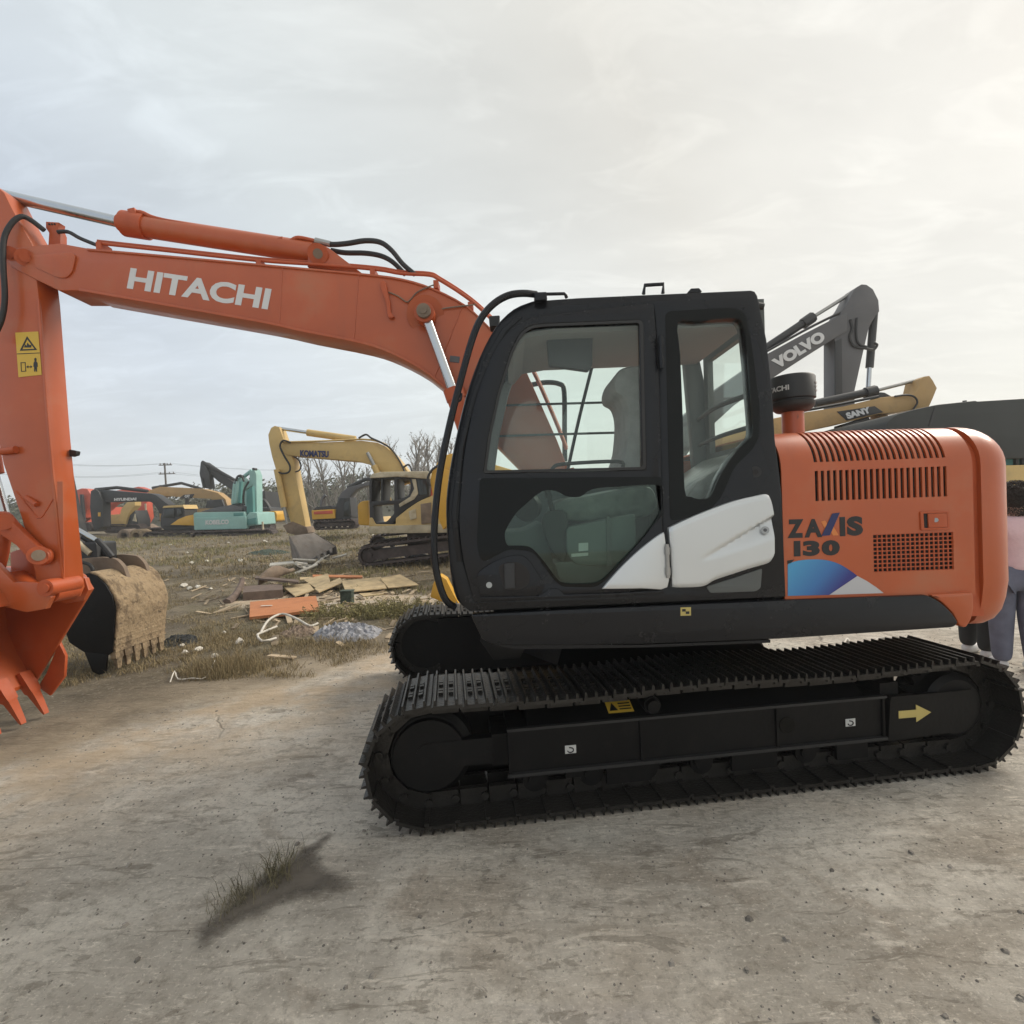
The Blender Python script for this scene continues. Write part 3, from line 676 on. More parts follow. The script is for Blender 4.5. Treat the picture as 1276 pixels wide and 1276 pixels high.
# windscreen and front far post
fr_px = [(573,700),(570,652),(577,561),(591,495),(611,443),(630,412),(650,396)]
q = xz(fr_px, 2.748); mb = MB()
mb.loft([[(x, 2.85, z) for x, z in q], [(x, 3.64, z) for x, z in q]], closed=False, cap=False); mk('windscreen', mb.mesh(), M['glass'], EX)
mb = MB(); xr0, xr1 = P(958,500,2.8).x-.03, P(958,500,2.8).x+.01
mb.box((xr0, 2.84, 1.05), (xr1, 3.64, 1.98)); mb.box((xr0, 2.84, 1.98), (xr1, 2.93, 2.62)); mb.box((xr0, 3.57, 1.98), (xr1, 3.64, 2.62)); mb.box((xr0, 2.84, 2.62), (xr1, 3.64, 2.76))
rw = mk('cab_rear_wall', mb.mesh(), M['plastic'], EX)
mb = MB(); mb.box((xr0+.012, 2.93, 1.98), (xr0+.017, 3.57, 2.62)); mk('rear_glass', mb.mesh(), M['glass'], rw)
mb = MB(); mb.tube([(xr0-.05, 2.86, 2.24), (xr0-.10, 3.2, 2.235), (xr0-.05, 3.62, 2.23)], .016, 8); mb.tube([(xr0-.05, 2.86, 2.06), (xr0-.08, 3.2, 2.055), (xr0-.05, 3.62, 2.05)], .014, 8); mk('parcel_rail', mb.mesh(), M['rubber'], rw)
mb = MB(); x0 = P(575,740,2.75).x; mb.box((x0, 2.82, 1.13), (xr0, 3.64, 1.175)); mk('cab_floor', mb.mesh(), M['rubber'], EX)
mb = MB()
for i, (a, b) in enumerate(((.86, 1.70), (.74, 1.86))):
    pass
sh = [(846,632),(870,600),(930,560),(938,585),(938,640),(846,700)]
prism('rear_shelf', M['film'], rnd(sh, 4), 2.95, 3.6, rw, ytrace=2.95, bev=.02)
# seat, console, levers, screen
seat = prism('seat_back', M['fabric'], cr([(770,598),(778,560),(781,520),(776,498),(765,490),(764,476),(772,461),(790,456),(806,462),(812,500),(812,560),(808,605)], 4), 3.02, 3.46, EX, bev=.04, ytrace=3.05)
prism('seat_cushion', M['film'], cr([(690,632),(700,622),(735,616),(790,606),(815,610),(815,640),(760,650),(700,648)], 4), 3.0, 3.48, EX, bev=.03, ytrace=3.0)
co_ = prism('side_console', M['plastic2'], rnd([(706,657,6),(760,646,6),(792,640,4),(794,700,4),(752,706,6),(716,704,12),(706,690,10)], 6), 2.90, 3.0, EX, bev=.015)
mb = MB(); mb.add([P(721,677,2.897), P(733,676,2.897), P(733,686,2.897), P(721,687,2.897)], [(0,1,2,3)]); mb.add([P(712,690,2.897), P(733,688.5,2.897), P(733,692.5,2.897), P(712,694,2.897)], [(0,1,2,3)])
mk('console_label', mb.mesh(False), M['whitedull'], co_, smooth=False)
prism('console_trim', M['plastic'], rnd([(756,645),(761,644),(763,705),(757,706)], 1), 2.885, 2.905, co_)
prism('console_base', M['plastic'], rnd([(690,700,6),(790,698,4),(790,735,4),(702,735,6)], 4), 2.92, 3.5, EX, bev=.01)
prism('console_joint', M['rubber'], cr([(676,645),(690,636),(706,640),(708,680),(702,700),(690,690),(680,670)], 3), 2.93, 3.02, EX, bev=.01)
prism('front_panel', M['plastic2'], rnd([(600,664,4),(650,662,6),(676,650,6),(690,700,8),(690,740,2),(600,740,2)], 5), 3.1, 3.6, EX, bev=.01)
tube('control_lever', M['rubber'], [(690,640),(686,628),(684,618)], 2.98, .014, EX)
mb = MB(); mb.tube(line([(684,620),(682,612),(684,606)], 2.98), [.022, .018], 10); mk('lever_grip', mb.mesh(), M['rubber'], EX)
mb = MB(); c = P(655,633,3.2); mb.cyl(c, c+Vector((.02,.04,.012)), .09, 24); mk('cab_mirror', mb.mesh(), M['rubber'], EX)
prism('sun_visor', M['rubber'], rnd([(680,403),(739,401),(738,455),(734,462),(684,455)], 3), 2.95, 3.0, EX, bev=.004)
tube('seat_arm_rail', M['rubber'], [(686,592),(690,582),(705,578),(770,575),(776,582)], 3.0, .011, EX)
# rails and brackets outside
tube('front_handrail', M['black'], [(668,367,2.74),(652,365.5,2.70),(634,368,2.68),(616,378,2.67),(600,396,2.66),(588,424,2.66),(573,478,2.66),(559,535,2.66),(548,590,2.66),(542,645,2.66),(541,690,2.66),(546,722,2.66),(555,747,2.67),(566,756,2.72)], 2.68, .0185, EX, n=12)
prism('rail_bracket', M['black'], rnd([(666,364),(681,363.5),(682,373),(666,374.5)], 1), 2.70, 2.78, EX, bev=.003)
tube('roof_rail', M['black'], [(680,366.5,2.74),(703,366,2.74),(705,368,2.74),(706,371,2.75)], 2.74, .009, EX, sm=1)
tube('roof_handle', M['black'], [(802,366.5),(803.5,355.5),(826.5,354),(826,365.5)], 2.83, .0105, EX, sm=1)
prism('roof_lug', M['black'], rnd([(857,364),(861,359.5),(871,359),(875,363.5)], 1), 2.85, 2.91, EX)
rod('rear_lamp_knob', M['rubber'], P(944,381,2.80), P(951,382,2.80), .018, EX, 10)
prism('mirror_base', M['rubber'], rnd([(609,394),(623,393),(621,406),(610,406)], 2), 2.9, 3.0, EX)
prism('pillar_light', M['slate'], [(572,446),(579,446),(578,453),(571,453)], 2.84, 2.90, EX) if False else None
tube('door_catch', M['black'], [(571,500),(574,498),(575,490)], 2.74, .006, EX)

# ---- engine hood with cut slots
ZS, RH = 1.80, .23
def hood():
    def pxx(px): return (px-638)/638*2.76*1.0+.0
    xL, xR = pxx(975), pxx(1213)
    z_bot = 1.10
    # profile breakpoints: (tag, y, z, arclength)
    prof = []
    def Zpx(y): return P(1095, y, 2.76).z
    zs = [z_bot, Zpx(713), Zpx(666), Zpx(621.5), (Zpx(621.5)+Zpx(584))/2, Zpx(584), Zpx(573)]
    for z in zs: prof.append((2.76, z))
    i_g0, i_s0, i_s1 = 1, 3, 5
    a0 = math.asin(min(1, max(0, (zs[-1]-ZS)/RH)))
    angs = list(np.linspace(a0, math.radians(78), 9))
    i_r0 = 6
    prof[6] = (2.76+RH-RH*math.cos(a0), ZS+RH*math.sin(a0))
    for a in angs[1:]: prof.append((2.76+RH-RH*math.cos(a), ZS+RH*math.sin(a)))
    i_r1 = len(prof)-1
    prof += [(2.76+RH, ZS+RH), (3.6, ZS+RH+.01), (4.7, ZS+RH), (5.1, ZS+.1), (5.2, 1.7), (5.2, z_bot)]
    xs = [xL, pxx(984)]
    s0, s1, n = pxx(1016.5), pxx(1184), 22
    pit = (s1-s0)/n; slots = []
    for k in range(n):
        a = s0+k*pit; xs += [a, a+pit*.55]; slots.append((a, a+pit*.55))
    g0, g1 = pxx(1087), pxx(1187)
    xs += [s1+.0, xR]
    base = sorted(set(round(x, 5) for x in xs+[g0, g1]))
    v = []; f = []; k = len(prof)
    for x in base:
        for (y, z) in prof:
            # a touch of crown so that the sheet is not dead flat
            v.append((x, y, z + (.006*math.sin((x-xL)/(xR-xL)*PI) if y > 2.9 else 0)))
    for i in range(len(base)-1):
        xm = (base[i]+base[i+1])/2; insl = any(a < xm < b for a, b in slots); ing = g0 < xm < g1
        for j in range(k-1):
            if insl and (i_s0 <= j < i_s1 or i_r0 <= j < i_r1): continue
            if ing and j == i_g0: continue
            f.append((i*k+j, i*k+j+1, (i+1)*k+j+1, (i+1)*k+j))
    mb = MB(); mb.add(v, f); me = mb.mesh()
    o = mk('engine_hood', me, M['orange'], EX, ang=30)
    so_ = o.modifiers.new('thick', 'SOLIDIFY'); so_.thickness = .012; so_.offset = -1; es = o.modifiers.new('edges', 'EDGE_SPLIT'); es.split_angle = math.radians(28)
    # check direction: normals should face out
    mb = MB()
    mb.box((xL+.02, 2.79, 1.12), (xR-.02, 5.1, 1.78))
    ring = lambda x: [(x, 2.80+RH-.02-(RH-.03)*math.cos(a), ZS+(RH-.03)*math.sin(a)) for a in np.linspace(0, PI/2, 8)]+[(x, 4.9, ZS+RH-.03), (x, 4.9, 1.75), (x, 2.80, 1.75)]
    mb.loft([ring(xL+.03), ring(xR-.03)]); mk('engine_bay', mb.mesh(), M['inside'], EX)
    # square-mesh grille
    mb = MB(); z0, z1 = zs[1], zs[2]; nx, nz_ = 17, 9; wd = .0062
    for i in range(nx+1):
        x = g0+(g1-g0)*i/nx; mb.box((x-wd/2, 2.764, z0), (x+wd/2, 2.770, z1))
    for j in range(nz_+1):
        z = z0+(z1-z0)*j/nz_; mb.box((g0, 2.7645, z-wd/2), (g1, 2.7705, z+wd/2))
    mk('mesh_grille', mb.mesh(False), M['orange_cast'], o, smooth=False)
    return o, xL, xR
HOOD, HXL, HXR = hood()
mb = MB(); mb.box((P(960,600,2.8).x, 2.80, 1.1), (HXL+.01, 3.7, 1.80)); mk('hood_gap_shade', mb.mesh(), M['rubber'], EX)  # black block fills the cab-to-hood gap, standing in for its shade
fr_ = prism('hood_latch', M['orange_cast'], rnd([(1147,637.5),(1183,636.5),(1184,660),(1148,661)], 2), 2.752, 2.7625, HOOD, holes=[rnd([(1151,640),(1180,639),(1181,657),(1152,658)], 1)], bev=.002)
prism('latch_pocket_shade', M['inside'], [(1151,640),(1157,640),(1158,658),(1152,658)], 2.7575, 2.7595, fr_)  # thin dark plate painted as the shade in the latch pocket
prism('latch_plate', M['orange_cast'], rnd([(1156.5,640.3),(1180,639.3),(1181,656.6),(1157.5,657.8)], 1), 2.750, 2.7595, fr_, bev=.002)
rod('latch_key', M['steel2'], P(1166,648,2.752), P(1166,648,2.747), .012, fr_, 14)
# lettering on the hood: black letters with a blue slash for the X
text('model_lettering', 'Z', M['ink'], (981.5,670.6), (1001.5,670), (981,647.4), 2.7592, HOOD, .06)
text('model_lettering', 'A', M['ink'], (1002.5,670), (1024.5,669.3), (1002.3,647), 2.7592, HOOD, .05)
text('model_lettering', 'I', M['ink'], (1046.6,668.3), (1053.4,668), (1046,644.3), 2.7592, HOOD, .0)
text('model_lettering', 'S', M['ink'], (1055.5,668), (1075.5,667.2), (1055,643.6), 2.7592, HOOD, .065)
text('model_number', '1', M['ink'], (989.3,693.5), (997.5,693.1), (989,674.2), 2.7592, HOOD, .0)
text('model_number', '3', M['ink'], (1000.5,693.2), (1021.5,692.5), (1000.2,674), 2.7592, HOOD, .065)
text('model_number', '0', M['ink'], (1024,692.6), (1046.5,691.8), (1023.7,673.4), 2.7592, HOOD, .065)
def flat(name, m, px, parent, Y=2.7590, th=.0015): return prism(name, m, px, Y-th, Y, parent, ytrace=Y)
flat('slash_mark', M['navy'], [(1023.5,667.8),(1037,640),(1046.5,638.6),(1034,667)], HOOD, 2.7575)
flat('slash_shade', M['shadeorange'], [(1023,650),(1028,648.5),(1031,653),(1027.5,658)], HOOD, 2.7594)
flat('slash_shade', M['shadeorange'], [(1037.5,654.5),(1045,667),(1038,667.4),(1034.5,661)], HOOD, 2.7594)
flat('model_dash', M['ink'], [(981,698.5),(990,697),(985,702),(981,702.5)], HOOD)
def decal_mat():
    m = mat('blue_fade_decal', (.04, .2, .5), .3, 0, 0, coat=.2); t = m.node_tree; n = t.nodes; l = t.links
    g = n.new('ShaderNodeNewGeometry'); s = n.new('ShaderNodeSeparateXYZ'); l.new(g.outputs['Position'], s.inputs[0])
    # printed fade running along the decal
    a = n.new('ShaderNodeMath'); a.operation = 'MULTIPLY'; a.inputs[1].default_value = -.9; l.new(s.outputs[2], a.inputs[0])
    b = n.new('ShaderNodeMath'); b.operation = 'ADD'; l.new(s.outputs[0], b.inputs[0]); l.new(a.outputs[0], b.inputs[1])
    r = n.new('ShaderNodeMapRange'); r.inputs[1].default_value = P(990,705,2.757).x-.9*P(990,705,2.757).z; r.inputs[2].default_value = P(1045,733,2.757).x-.9*P(1045,733,2.757).z
    l.new(b.outputs[0], r.inputs[0]); rp = n.new('ShaderNodeValToRGB'); e = rp.color_ramp.elements
    e[0].color = (.06, .30, .55, 1); e[1].color = (.02, .025, .20, 1); k = rp.color_ramp.elements.new(.6); k.color = (.035, .16, .42, 1)
    l.new(r.outputs[0], rp.inputs[0]); l.new(rp.outputs[0], n['Principled BSDF'].inputs['Base Color']); return m
flat('blue_decal', decal_mat(), [(981.5,742.5),(981.5,704)]+[(p[0], p[1]) for p in cr([(983,702),(995,698.5),(1012,697),(1030,698),(1046,703),(1060,711.5),(1068,717.5)], 3, False)]+[(1033,741.3)], HOOD)
flat('grey_decal', M['greydecal'], [(1068.3,717.7),(1080,724),(1092,732),(1101,739),(1033.5,741.2)], HOOD)

# ---- counterweight
def counterweight():
    rc = .22; x0 = HXR+.045; xc = 2.575
    z0, z1 = P(1215,783,2.76).z, ZS+RH
    def plan(d):
        pts = [(x0, 3.9), (x0, 2.76+d)]
        r = max(.02, rc-d)
        for t in np.linspace(-PI/2, -.12, 10): pts.append((xc+(rc-r)*0+r*math.cos(t), 2.76+d+r+r*math.sin(t)))
        xe = xc+r
        for yy in (3.3, 3.6, 3.985): pts.append((xe+.20*(1-((yy-3.985)/.95)**2)+.0, yy))
        return pts
    rings = []
    for z, d in [(z0, .10), (z0+.03, .06), (z0+.08, .03), (z0+.15, .012), (1.16, .0), (1.40, 0), (ZS, 0)]+[(ZS+RH*math.sin(a), (RH)*(1-math.cos(a))) for a in np.linspace(.15, PI/2, 10)]:
        pl = plan(min(d, .205)); full = pl+[(x, 2*3.985-y) for x, y in pl[::-1]][1:]
        rings.append([(x, y, z) for x, y in full])
    mb = MB(); mb.loft(rings); o = mk('counterweight', mb.mesh(), M['orange'], EX, ang=30)
    mb = MB(); ga = [(2.785, z0+.06)]+[(2.785+(RH)*(1-math.cos(a)), ZS+(RH-.022)*math.sin(a)) for a in np.linspace(0, PI/2, 10)]+[(5.1, ZS+RH-.03), (5.15, z0+.06)]
    mb.loft([[(HXR-.008, y, z) for y, z in ga], [(x0+.02, y, z) for y, z in ga]]); mk('counterweight_gap', mb.mesh(), M['orange_cast'], EX)
    return o
CW = counterweight()

# ---- air pre-cleaner on its stack
YE = 3.25
cx = P(988,525,YE).x; mb = MB()
mb.cyl((cx, YE, 1.9), (cx, YE, P(988,514,YE).z), .064, 24); st = mk('intake_stack', mb.mesh(), M['orange'], EX)
zt, zb = P(988,469,YE).z, P(988,513,YE).z
mb = MB()
R_ = .132
prof_ = [(.07, zb-.005), (.095, zb+.0), (.118, zb+.02), (.125, zb+.035), (.128, zb+.055), (.118, zb+.06), (.118, zb+.07), (R_, zb+.075), (R_, zt-.018), (R_-.008, zt-.006), (R_-.03, zt), (.02, zt+.006)]
mb.loft([[(cx+r*math.cos(2*PI*k/40), YE+r*math.sin(2*PI*k/40), z) for k in range(40)] for r, z in prof_])
pc = mk('air_precleaner', mb.mesh(), M['rubber'], st)
for body, c0, c1, za, zbm, bold in (('HITACHI', -2.0, -.62, .075, .105, .03),):
    me, co = textmesh(body, bold); q = []
    for c in co:
        a = c0+(c1-c0)*c[0]; r = R_+.0005+.0015*c[2]; q.append((cx+r*math.sin(a), YE-r*math.cos(a), zt-.105+.032*c[1]))
    me.vertices.foreach_set('co', np.array(q, dtype=np.float32).ravel()); mk('precleaner_lettering', me, M['whitedull'], pc, smooth=False)
mb = MB()
for i in range(3):
    for j in range(3):
        if (i+j) % 4 == 3: continue
        a = .78+.10*i+.02*j; z = zt-.06-.024*j; p = Vector((cx+R_*math.sin(a), YE-R_*math.cos(a), z)); mb.cyl(p, p+Vector((.004*math.sin(a), -.004*math.cos(a), 0)), .0065, 8)
mk('precleaner_dots', mb.mesh(), M['whitedull'], pc)

# ---- boom
YB0, YB1 = 3.788, 4.09
top_b = [(41,306),(75,303),(108,309),(320,328),(450,340),(500.5,346.6),(540.6,359),(580.7,380),(609.5,406.7),(640,437),(653,456),(694,548),(712,595),(716,612),(708,624),(694,622)]
bot_b = [(650,585),(610,545),(575,508),(550.6,481),(525.6,461),(488,441),(450,428),(375,413),(320,401),(160,373),(98,362),(73,362),(38,345),(14,332),(8,322),(14,310)]
BOOM = prism('boom', M['orange'], top_b+bot_b, YB0, YB1, EX, bev=.008)
text('boom_lettering', 'HITACHI', M['white'], (158,359.5), (333.5,386), (163,333.5), YB0-.0005, BOOM, .036, spacing=1.0)
# flange strips, reinforcement plates, bosses
prism('boom_tip_plate', M['orange'], rnd([(40,318,3),(88,314,3),(94,318,4),(90,338,5),(83,346,6),(72,346,4),(44,333,3)], 4), YB0-.012, YB0+.001, BOOM, bev=.003)
for px, py, r, d in ((13,316,.050,.010), (31,321,.060,.016)):
    rod('boom_tip_pin', M['orange_cast'], P(px,py,YB0-d), P(px,py,YB0+.3), r, BOOM, 24)
    rod('boom_tip_pin', M['orange_cast'], P(px,py,YB0-d-.008), P(px,py,YB0-d), r*.55, BOOM, 18)
rod('cylinder_boss', M['orange'], P(530,392,YB0-.02), P(530,392,YB0+.01), .135, BOOM, 40)
prism('boom_mark', M['slate'], [(561,443),(573,444.5),(572,452),(560,450.5)], YB0-.006, YB0, BOOM)
prism('pipe_bracket', M['orange_cast'], [(57,276),(73,277),(72,284),(75,291),(75,306),(60,306),(61,290),(57,284)], YB0+.10, YB0+.16, BOOM, bev=.003)
mb = MB()
for k in range(3): p = P(61.5+3.4*k, 279.5, YB0+.1); mb.cyl(p, p+Vector((0,-.004,0)), .007, 8)
mk('bracket_hole_shade', mb.mesh(), M['inside'], BOOM)  # dark raised discs stand in for shade inside the bracket holes
# flange plates standing proud of the web, and butt welds across it
def strip(pts, off, y0, y1, nm, par):
    a = cr([Vector(q) for q in pts], 3, False); up = [(p.x, p.y) for p in a]; dn = [(p.x, p.y+off) for p in a]
    return prism(nm, M['orange'], up+dn[::-1], y0, y1, par, bev=.003)
strip([(98,362),(160,373),(320,401),(375,413),(450,428),(488,441),(525.6,461),(550.6,481),(575,508),(610,545)], -3.2, YB0-.012, YB1+.012, 'bottom_flange', BOOM)
strip([(108,309),(200,317),(320,328),(450,340),(500.5,346.6),(540.6,359),(580.7,380),(609.5,406.7),(640,437)], 2.6, YB0-.010, YB1+.010, 'top_flange', BOOM)
for a_, b_ in (((352,331.5),(348,406.5)), ((447,341),(441,425)), ((577,379),(541,472))):
    m_ = MB(); m_.tube([P(a_[0]+(b_[0]-a_[0])*k/14+.35*math.sin(k*2.3), a_[1]+(b_[1]-a_[1])*k/14, YB0) for k in range(15)], .0055, 6, 0, 2); mk('butt_weld', m_.mesh(), M['orange'], BOOM)
# hydraulic pipes on the boom
for dy_, yo in ((0, 3.83), (2.5, 3.90)):
    tube('boom_pipe', M['orange_cast'], [(122,303-dy_),(200,311.5-dy_),(320,324.5-dy_),(400,330-dy_),(470,336-dy_),(500,341-dy_),(535,343-dy_),(548,349-dy_),(575,366-dy_),(598,384-dy_),(625,411-dy_),(648,437-dy_),(664,462-dy_),(690,520-dy_),(706,560-dy_)], yo, .0125, BOOM)
for px, py in ((123,304),(322,326),(464,337),(543,352),(586,379)):
    p = P(px, py, 3.815); mb = MB(); mb.box((p.x-.018, 3.81, p.z-.04), (p.x+.018, 3.92, p.z+.016)); mk('pipe_clamp', mb.mesh(), M['orange_cast'], BOOM)
# hook and wires hanging on the boom side
prism('hose_hook', M['orange_cast'], cr([(473,352),(477,349),(481,353),(483,364),(486,376),(487,388),(491,394),(487,396),(483,393),(481,378),(477,366)], 3), YB0-.03, YB0-.004, BOOM, bev=.004)
tube('grease_line', M['rust'], [(484,364),(496,369),(506,376),(511,374),(520,364),(535,357),(541,355)], YB0-.012, .005, BOOM)
tube('grease_line', M['rust'], [(537,390),(550,385),(570,382),(588,380),(593,379)], YB0-.012, .005, BOOM)
# arm cylinder lying on the boom
YC = 3.95
brk = prism('arm_cylinder_bracket', M['orange'], [(383,332),(385,303),(398,303),(410,309),(452,341)], YC-.09, YC+.09, BOOM, bev=.004)
rod('bracket_pin', M['orange_cast'], P(396,316,YC-.13), P(396,316,YC+.13), .072, brk, 24); rod('bracket_pin', M['rust'], P(396,316,YC-.135), P(396,316,YC-.125), .035, brk, 18)
a_, b_ = P(392,315.5,YC), P(158,279,YC)
ac = rod('arm_cylinder', M['orange'], a_, b_, .079, EX, 28)
d_ = (b_-a_).normalized()
rod('gland', M['orange_cast'], b_-d_*.16, b_+d_*.015, .092, ac, 28); rod('gland', M['orange_cast'], b_, b_+d_*.055, .06, ac, 24)
rod('cylinder_rod', M['steel'], b_, P(2,243,YC), .042, ac, 24)
tube('cylinder_pipe', M['orange_cast'], [(160,266,3.90),(175,264,3.90),(195,272,3.9),(250,283,3.9),(320,296,3.9),(352,304,3.9),(362,300,3.9),(372,296,3.9),(392,300,3.9)], 3.9, .014, ac)
prism('port_block', M['orange_cast'], rnd([(158,260),(167,258),(170,268),(160,271)], 1), 3.88, 3.98, ac, bev=.004)
prism('pipe_clamp', M['orange_cast'], rnd([(345,296),(352,294),(354,306),(345,306)], 1), 3.88, 3.98, ac, bev=.004)
tube('hydraulic_hose', M['rubber'], [(393,300,3.9),(412,304.5,3.9),(432,303.5,3.88),(455,300,3.87),(474,302,3.86),(488,312,3.86),(502,329,3.86),(517,342,3.86)], 3.9, .019, EX, n=10)
tube('hydraulic_hose', M['rubber'], [(413,312,3.98),(430,315,3.97),(455,315.5,3.96),(475,319,3.95),(490,327,3.94),(505,342,3.94)], 3.9, .019, EX, n=10)
rod('hose_fitting', M['steel2'], P(393,300,3.9), P(412,304.5,3.9), .023, EX, 10)
# hose loop at the boom tip
tube('hydraulic_hose', M['rubber'], [(-8,420,3.72),(2,398,3.72),(6,370,3.72),(4,330,3.72),(5,298,3.73),(14,279,3.75),(26,270,3.78),(38,274,3.82),(55,287,3.86)], 3.75, .018, EX, n=10)
tube('hydraulic_hose', M['rubber'], [(72,289,3.88),(85,289,3.88),(100,297,3.86),(122,306,3.83)], 3.85, .014, EX, n=10)
# boom cylinders, one on each side
for yc, vis in ((3.72, 1), (4.18, 0)):
    a_ = P(530,392,yc) if vis else None
    a_ = Vector((P(530,392,3.72).x, yc, P(530,392,3.72).z)); b_ = Vector((P(566,489,3.72).x, yc, P(566,489,3.72).z)); c_ = Vector((P(618,640,3.72).x, yc, P(618,640,3.72).z))
    bc = rod('boom_cylinder', M['orange_cast'], b_, c_, .068, EX, 24)
    rod('cylinder_rod', M['steel'], a_, b_+(c_-b_)*.1, .036, bc, 24); rod('gland', M['orange_cast'], b_-(c_-b_)*.03, b_+(c_-b_)*.06, .074, bc, 24)
    rod('rod_eye', M['orange_cast'], a_+Vector((0,-.055,0)), a_+Vector((0,.055,0)), .072, bc, 28)
    e_ = a_+Vector((0,-.055 if vis else .055,0)); rod('pin', M['rust'], e_, e_+Vector((0,-.03 if vis else .03,0)), .05, bc, 24); rod('pin', M['rust'], e_, e_+Vector((0,-.036 if vis else .036,0)), .026, bc, 18)
rod('boom_cylinder_pin', M['orange_cast'], Vector((P(530,392,3.72).x, 3.76, P(530,392,3.72).z)), Vector((P(530,392,3.72).x, 4.14, P(530,392,3.72).z)), .06, EX, 20)
# boom foot bracket on the deck
prism('boom_foot', M['orange'], [(640,745),(672,640),(690,590),(712,584),(722,600),(735,640),(760,745)], 3.66, 3.74, EX, bev=.006, ytrace=3.8)
prism('boom_foot', M['orange'], [(640,745),(672,640),(690,590),(712,584),(722,600),(735,640),(760,745)], 4.16, 4.24, EX, bev=.006, ytrace=3.8)
rod('foot_pin', M['steel2'], P(703,608,3.64), P(703,608,3.64)+Vector((0,.62,0)), .05, EX, 24)
# right-hand deck box beyond the boom
mb = MB(); mb.box((-.1, 4.25, 1.14), (.95, 5.15, 1.75)); mb.box((.95, 3.75, 1.14), (HXL, 5.15, 1.95)); mk('tool_box', mb.mesh(), M['orange'], EX)

# ---- arm (dipper)
YA0, YA1 = 3.80, 3.985
arm_px = [(-34,226),(-4,232),(5,240),(16,262),(40,304),(48,370),(61,540),(80,736,1),(75,748),(56,752),(46,735),(44,715),(28,649),(4,578),(-15,480),(-42,330)]
ARM = prism('arm', M['orange'], arm_px, YA0, YA1, EX, bev=.006)
prism('arm_flange', M['orange'], [(45.5,372),(48.5,372),(61.5,540),(79,722),(76,722),(58.5,540)], YA0-.010, YA0+.004, ARM, bev=.002)
prism('arm_edge_plate', M['orange'], [(71,600),(78,600),(80,726),(83,733),(76,735),(73,700)], YA0-.004, YA0+.002, ARM)
mb = MB()
q0 = P(62,565,YA0).x+.004
rod('arm_tip_boss', M['orange_cast'], P(62,739,YA0-.05), P(62,739,YA0-.05)+Vector((0,.20,0)), .072, ARM, 28)
wl = tube('weld_line', M['orange_cast'], [(20,612),(44,642),(49,645),(54,642),(66,622)], YA0, .006, ARM, sm=2)
rod('grease_port', M['orange_cast'], P(33,620,YA0), P(46,629,YA0-.02), .020, ARM, 12)
rod('grease_port', M['orange_cast'], P(2,563,YA0-.01), P(20,560,YA0-.02), .026, ARM, 12)
prism('arm_lamp', M['rubber'], rnd([(86,560),(95,562),(94,567),(87,569)], 1), 3.95, 3.99, ARM, ytrace=3.95)
sgn = prism('warning_sign', M['yellowdecal'], [(19,414.5),(47.5,413),(52,467),(23,470)], YA0-.004, YA0-.0005, ARM)
def tri(o, i): return [o, i]
prism('sign_triangle', M['ink'], [(24.5,437),(33.5,419),(46,436)], YA0-.006, YA0-.004, sgn, holes=[[(27.5,435.2),(33.8,422.5),(42.8,434.6)]])
prism('sign_marks', M['ink'], [(30,433),(31,429),(33,431),(34,427),(36.5,430),(39,429.5),(38.5,433)], YA0-.006, YA0-.004, sgn)
prism('sign_divider', M['ink'], [(21,440.6),(49.5,439.3),(49.6,440.1),(21.1,441.4)], YA0-.006, YA0-.004, sgn)
prism('sign_box', M['ink'], [(25.5,451.5),(31.5,451.2),(32.3,462.8),(26.2,463.2)], YA0-.006, YA0-.004, sgn, holes=[[(26.3,452.3),(30.8,452.1),(31.5,462),(26.9,462.4)]])
prism('sign_arrow', M['ink'], [(32.5,457.2),(35,455.3),(35,456.6),(38,456.4),(38,455.1),(40,456.8),(38,458.6),(38,457.4),(35,457.6),(35,458.9)], YA0-.006, YA0-.004, sgn)
prism('sign_figure', M['ink'], [(41.8,452),(43,450),(42.5,447),(44,445.6),(45.4,447),(45,450),(46.4,452),(46.8,457),(45.8,457),(46,463),(44.6,463),(44.2,458),(43.6,463),(42.4,463),(42.4,457),(41.4,457)], YA0-.006, YA0-.004, sgn)

# ---- bucket cylinder, linkage and bucket
bcy = rod('bucket_cylinder', M['orange_cast'], P(-60,300,3.90), P(-10,590,3.90), .07, EX, 24); rod('cylinder_rod', M['steel'], P(-10,590,3.90), P(4,640,3.90), .04, bcy, 20)
prism('rocker_link', M['orange_cast'], cr([(46,680),(58,686),(60,697),(52,705),(40,702),(20,680),(-4,662),(-8,642),(4,638),(20,655)], 3), YA0-.07, YA0-.02, EX, bev=.008)
rod('rocker_pin', M['orange_cast'], P(48,692,YA0-.10), P(48,692,YA0+.25), .066, EX, 24); rod('pin_cap', M['rust'], P(48,692,YA0-.105), P(48,692,YA0-.095), .040, EX, 24)
rod('link_pin', M['orange_cast'], P(4,650,YA0-.10), P(4,650,YA0+.25), .06, EX, 20)
tube('bucket_link', M['orange_cast'], [(4,650),(-2,690),(-8,715)], YA0+.06, .06, EX, sm=1)
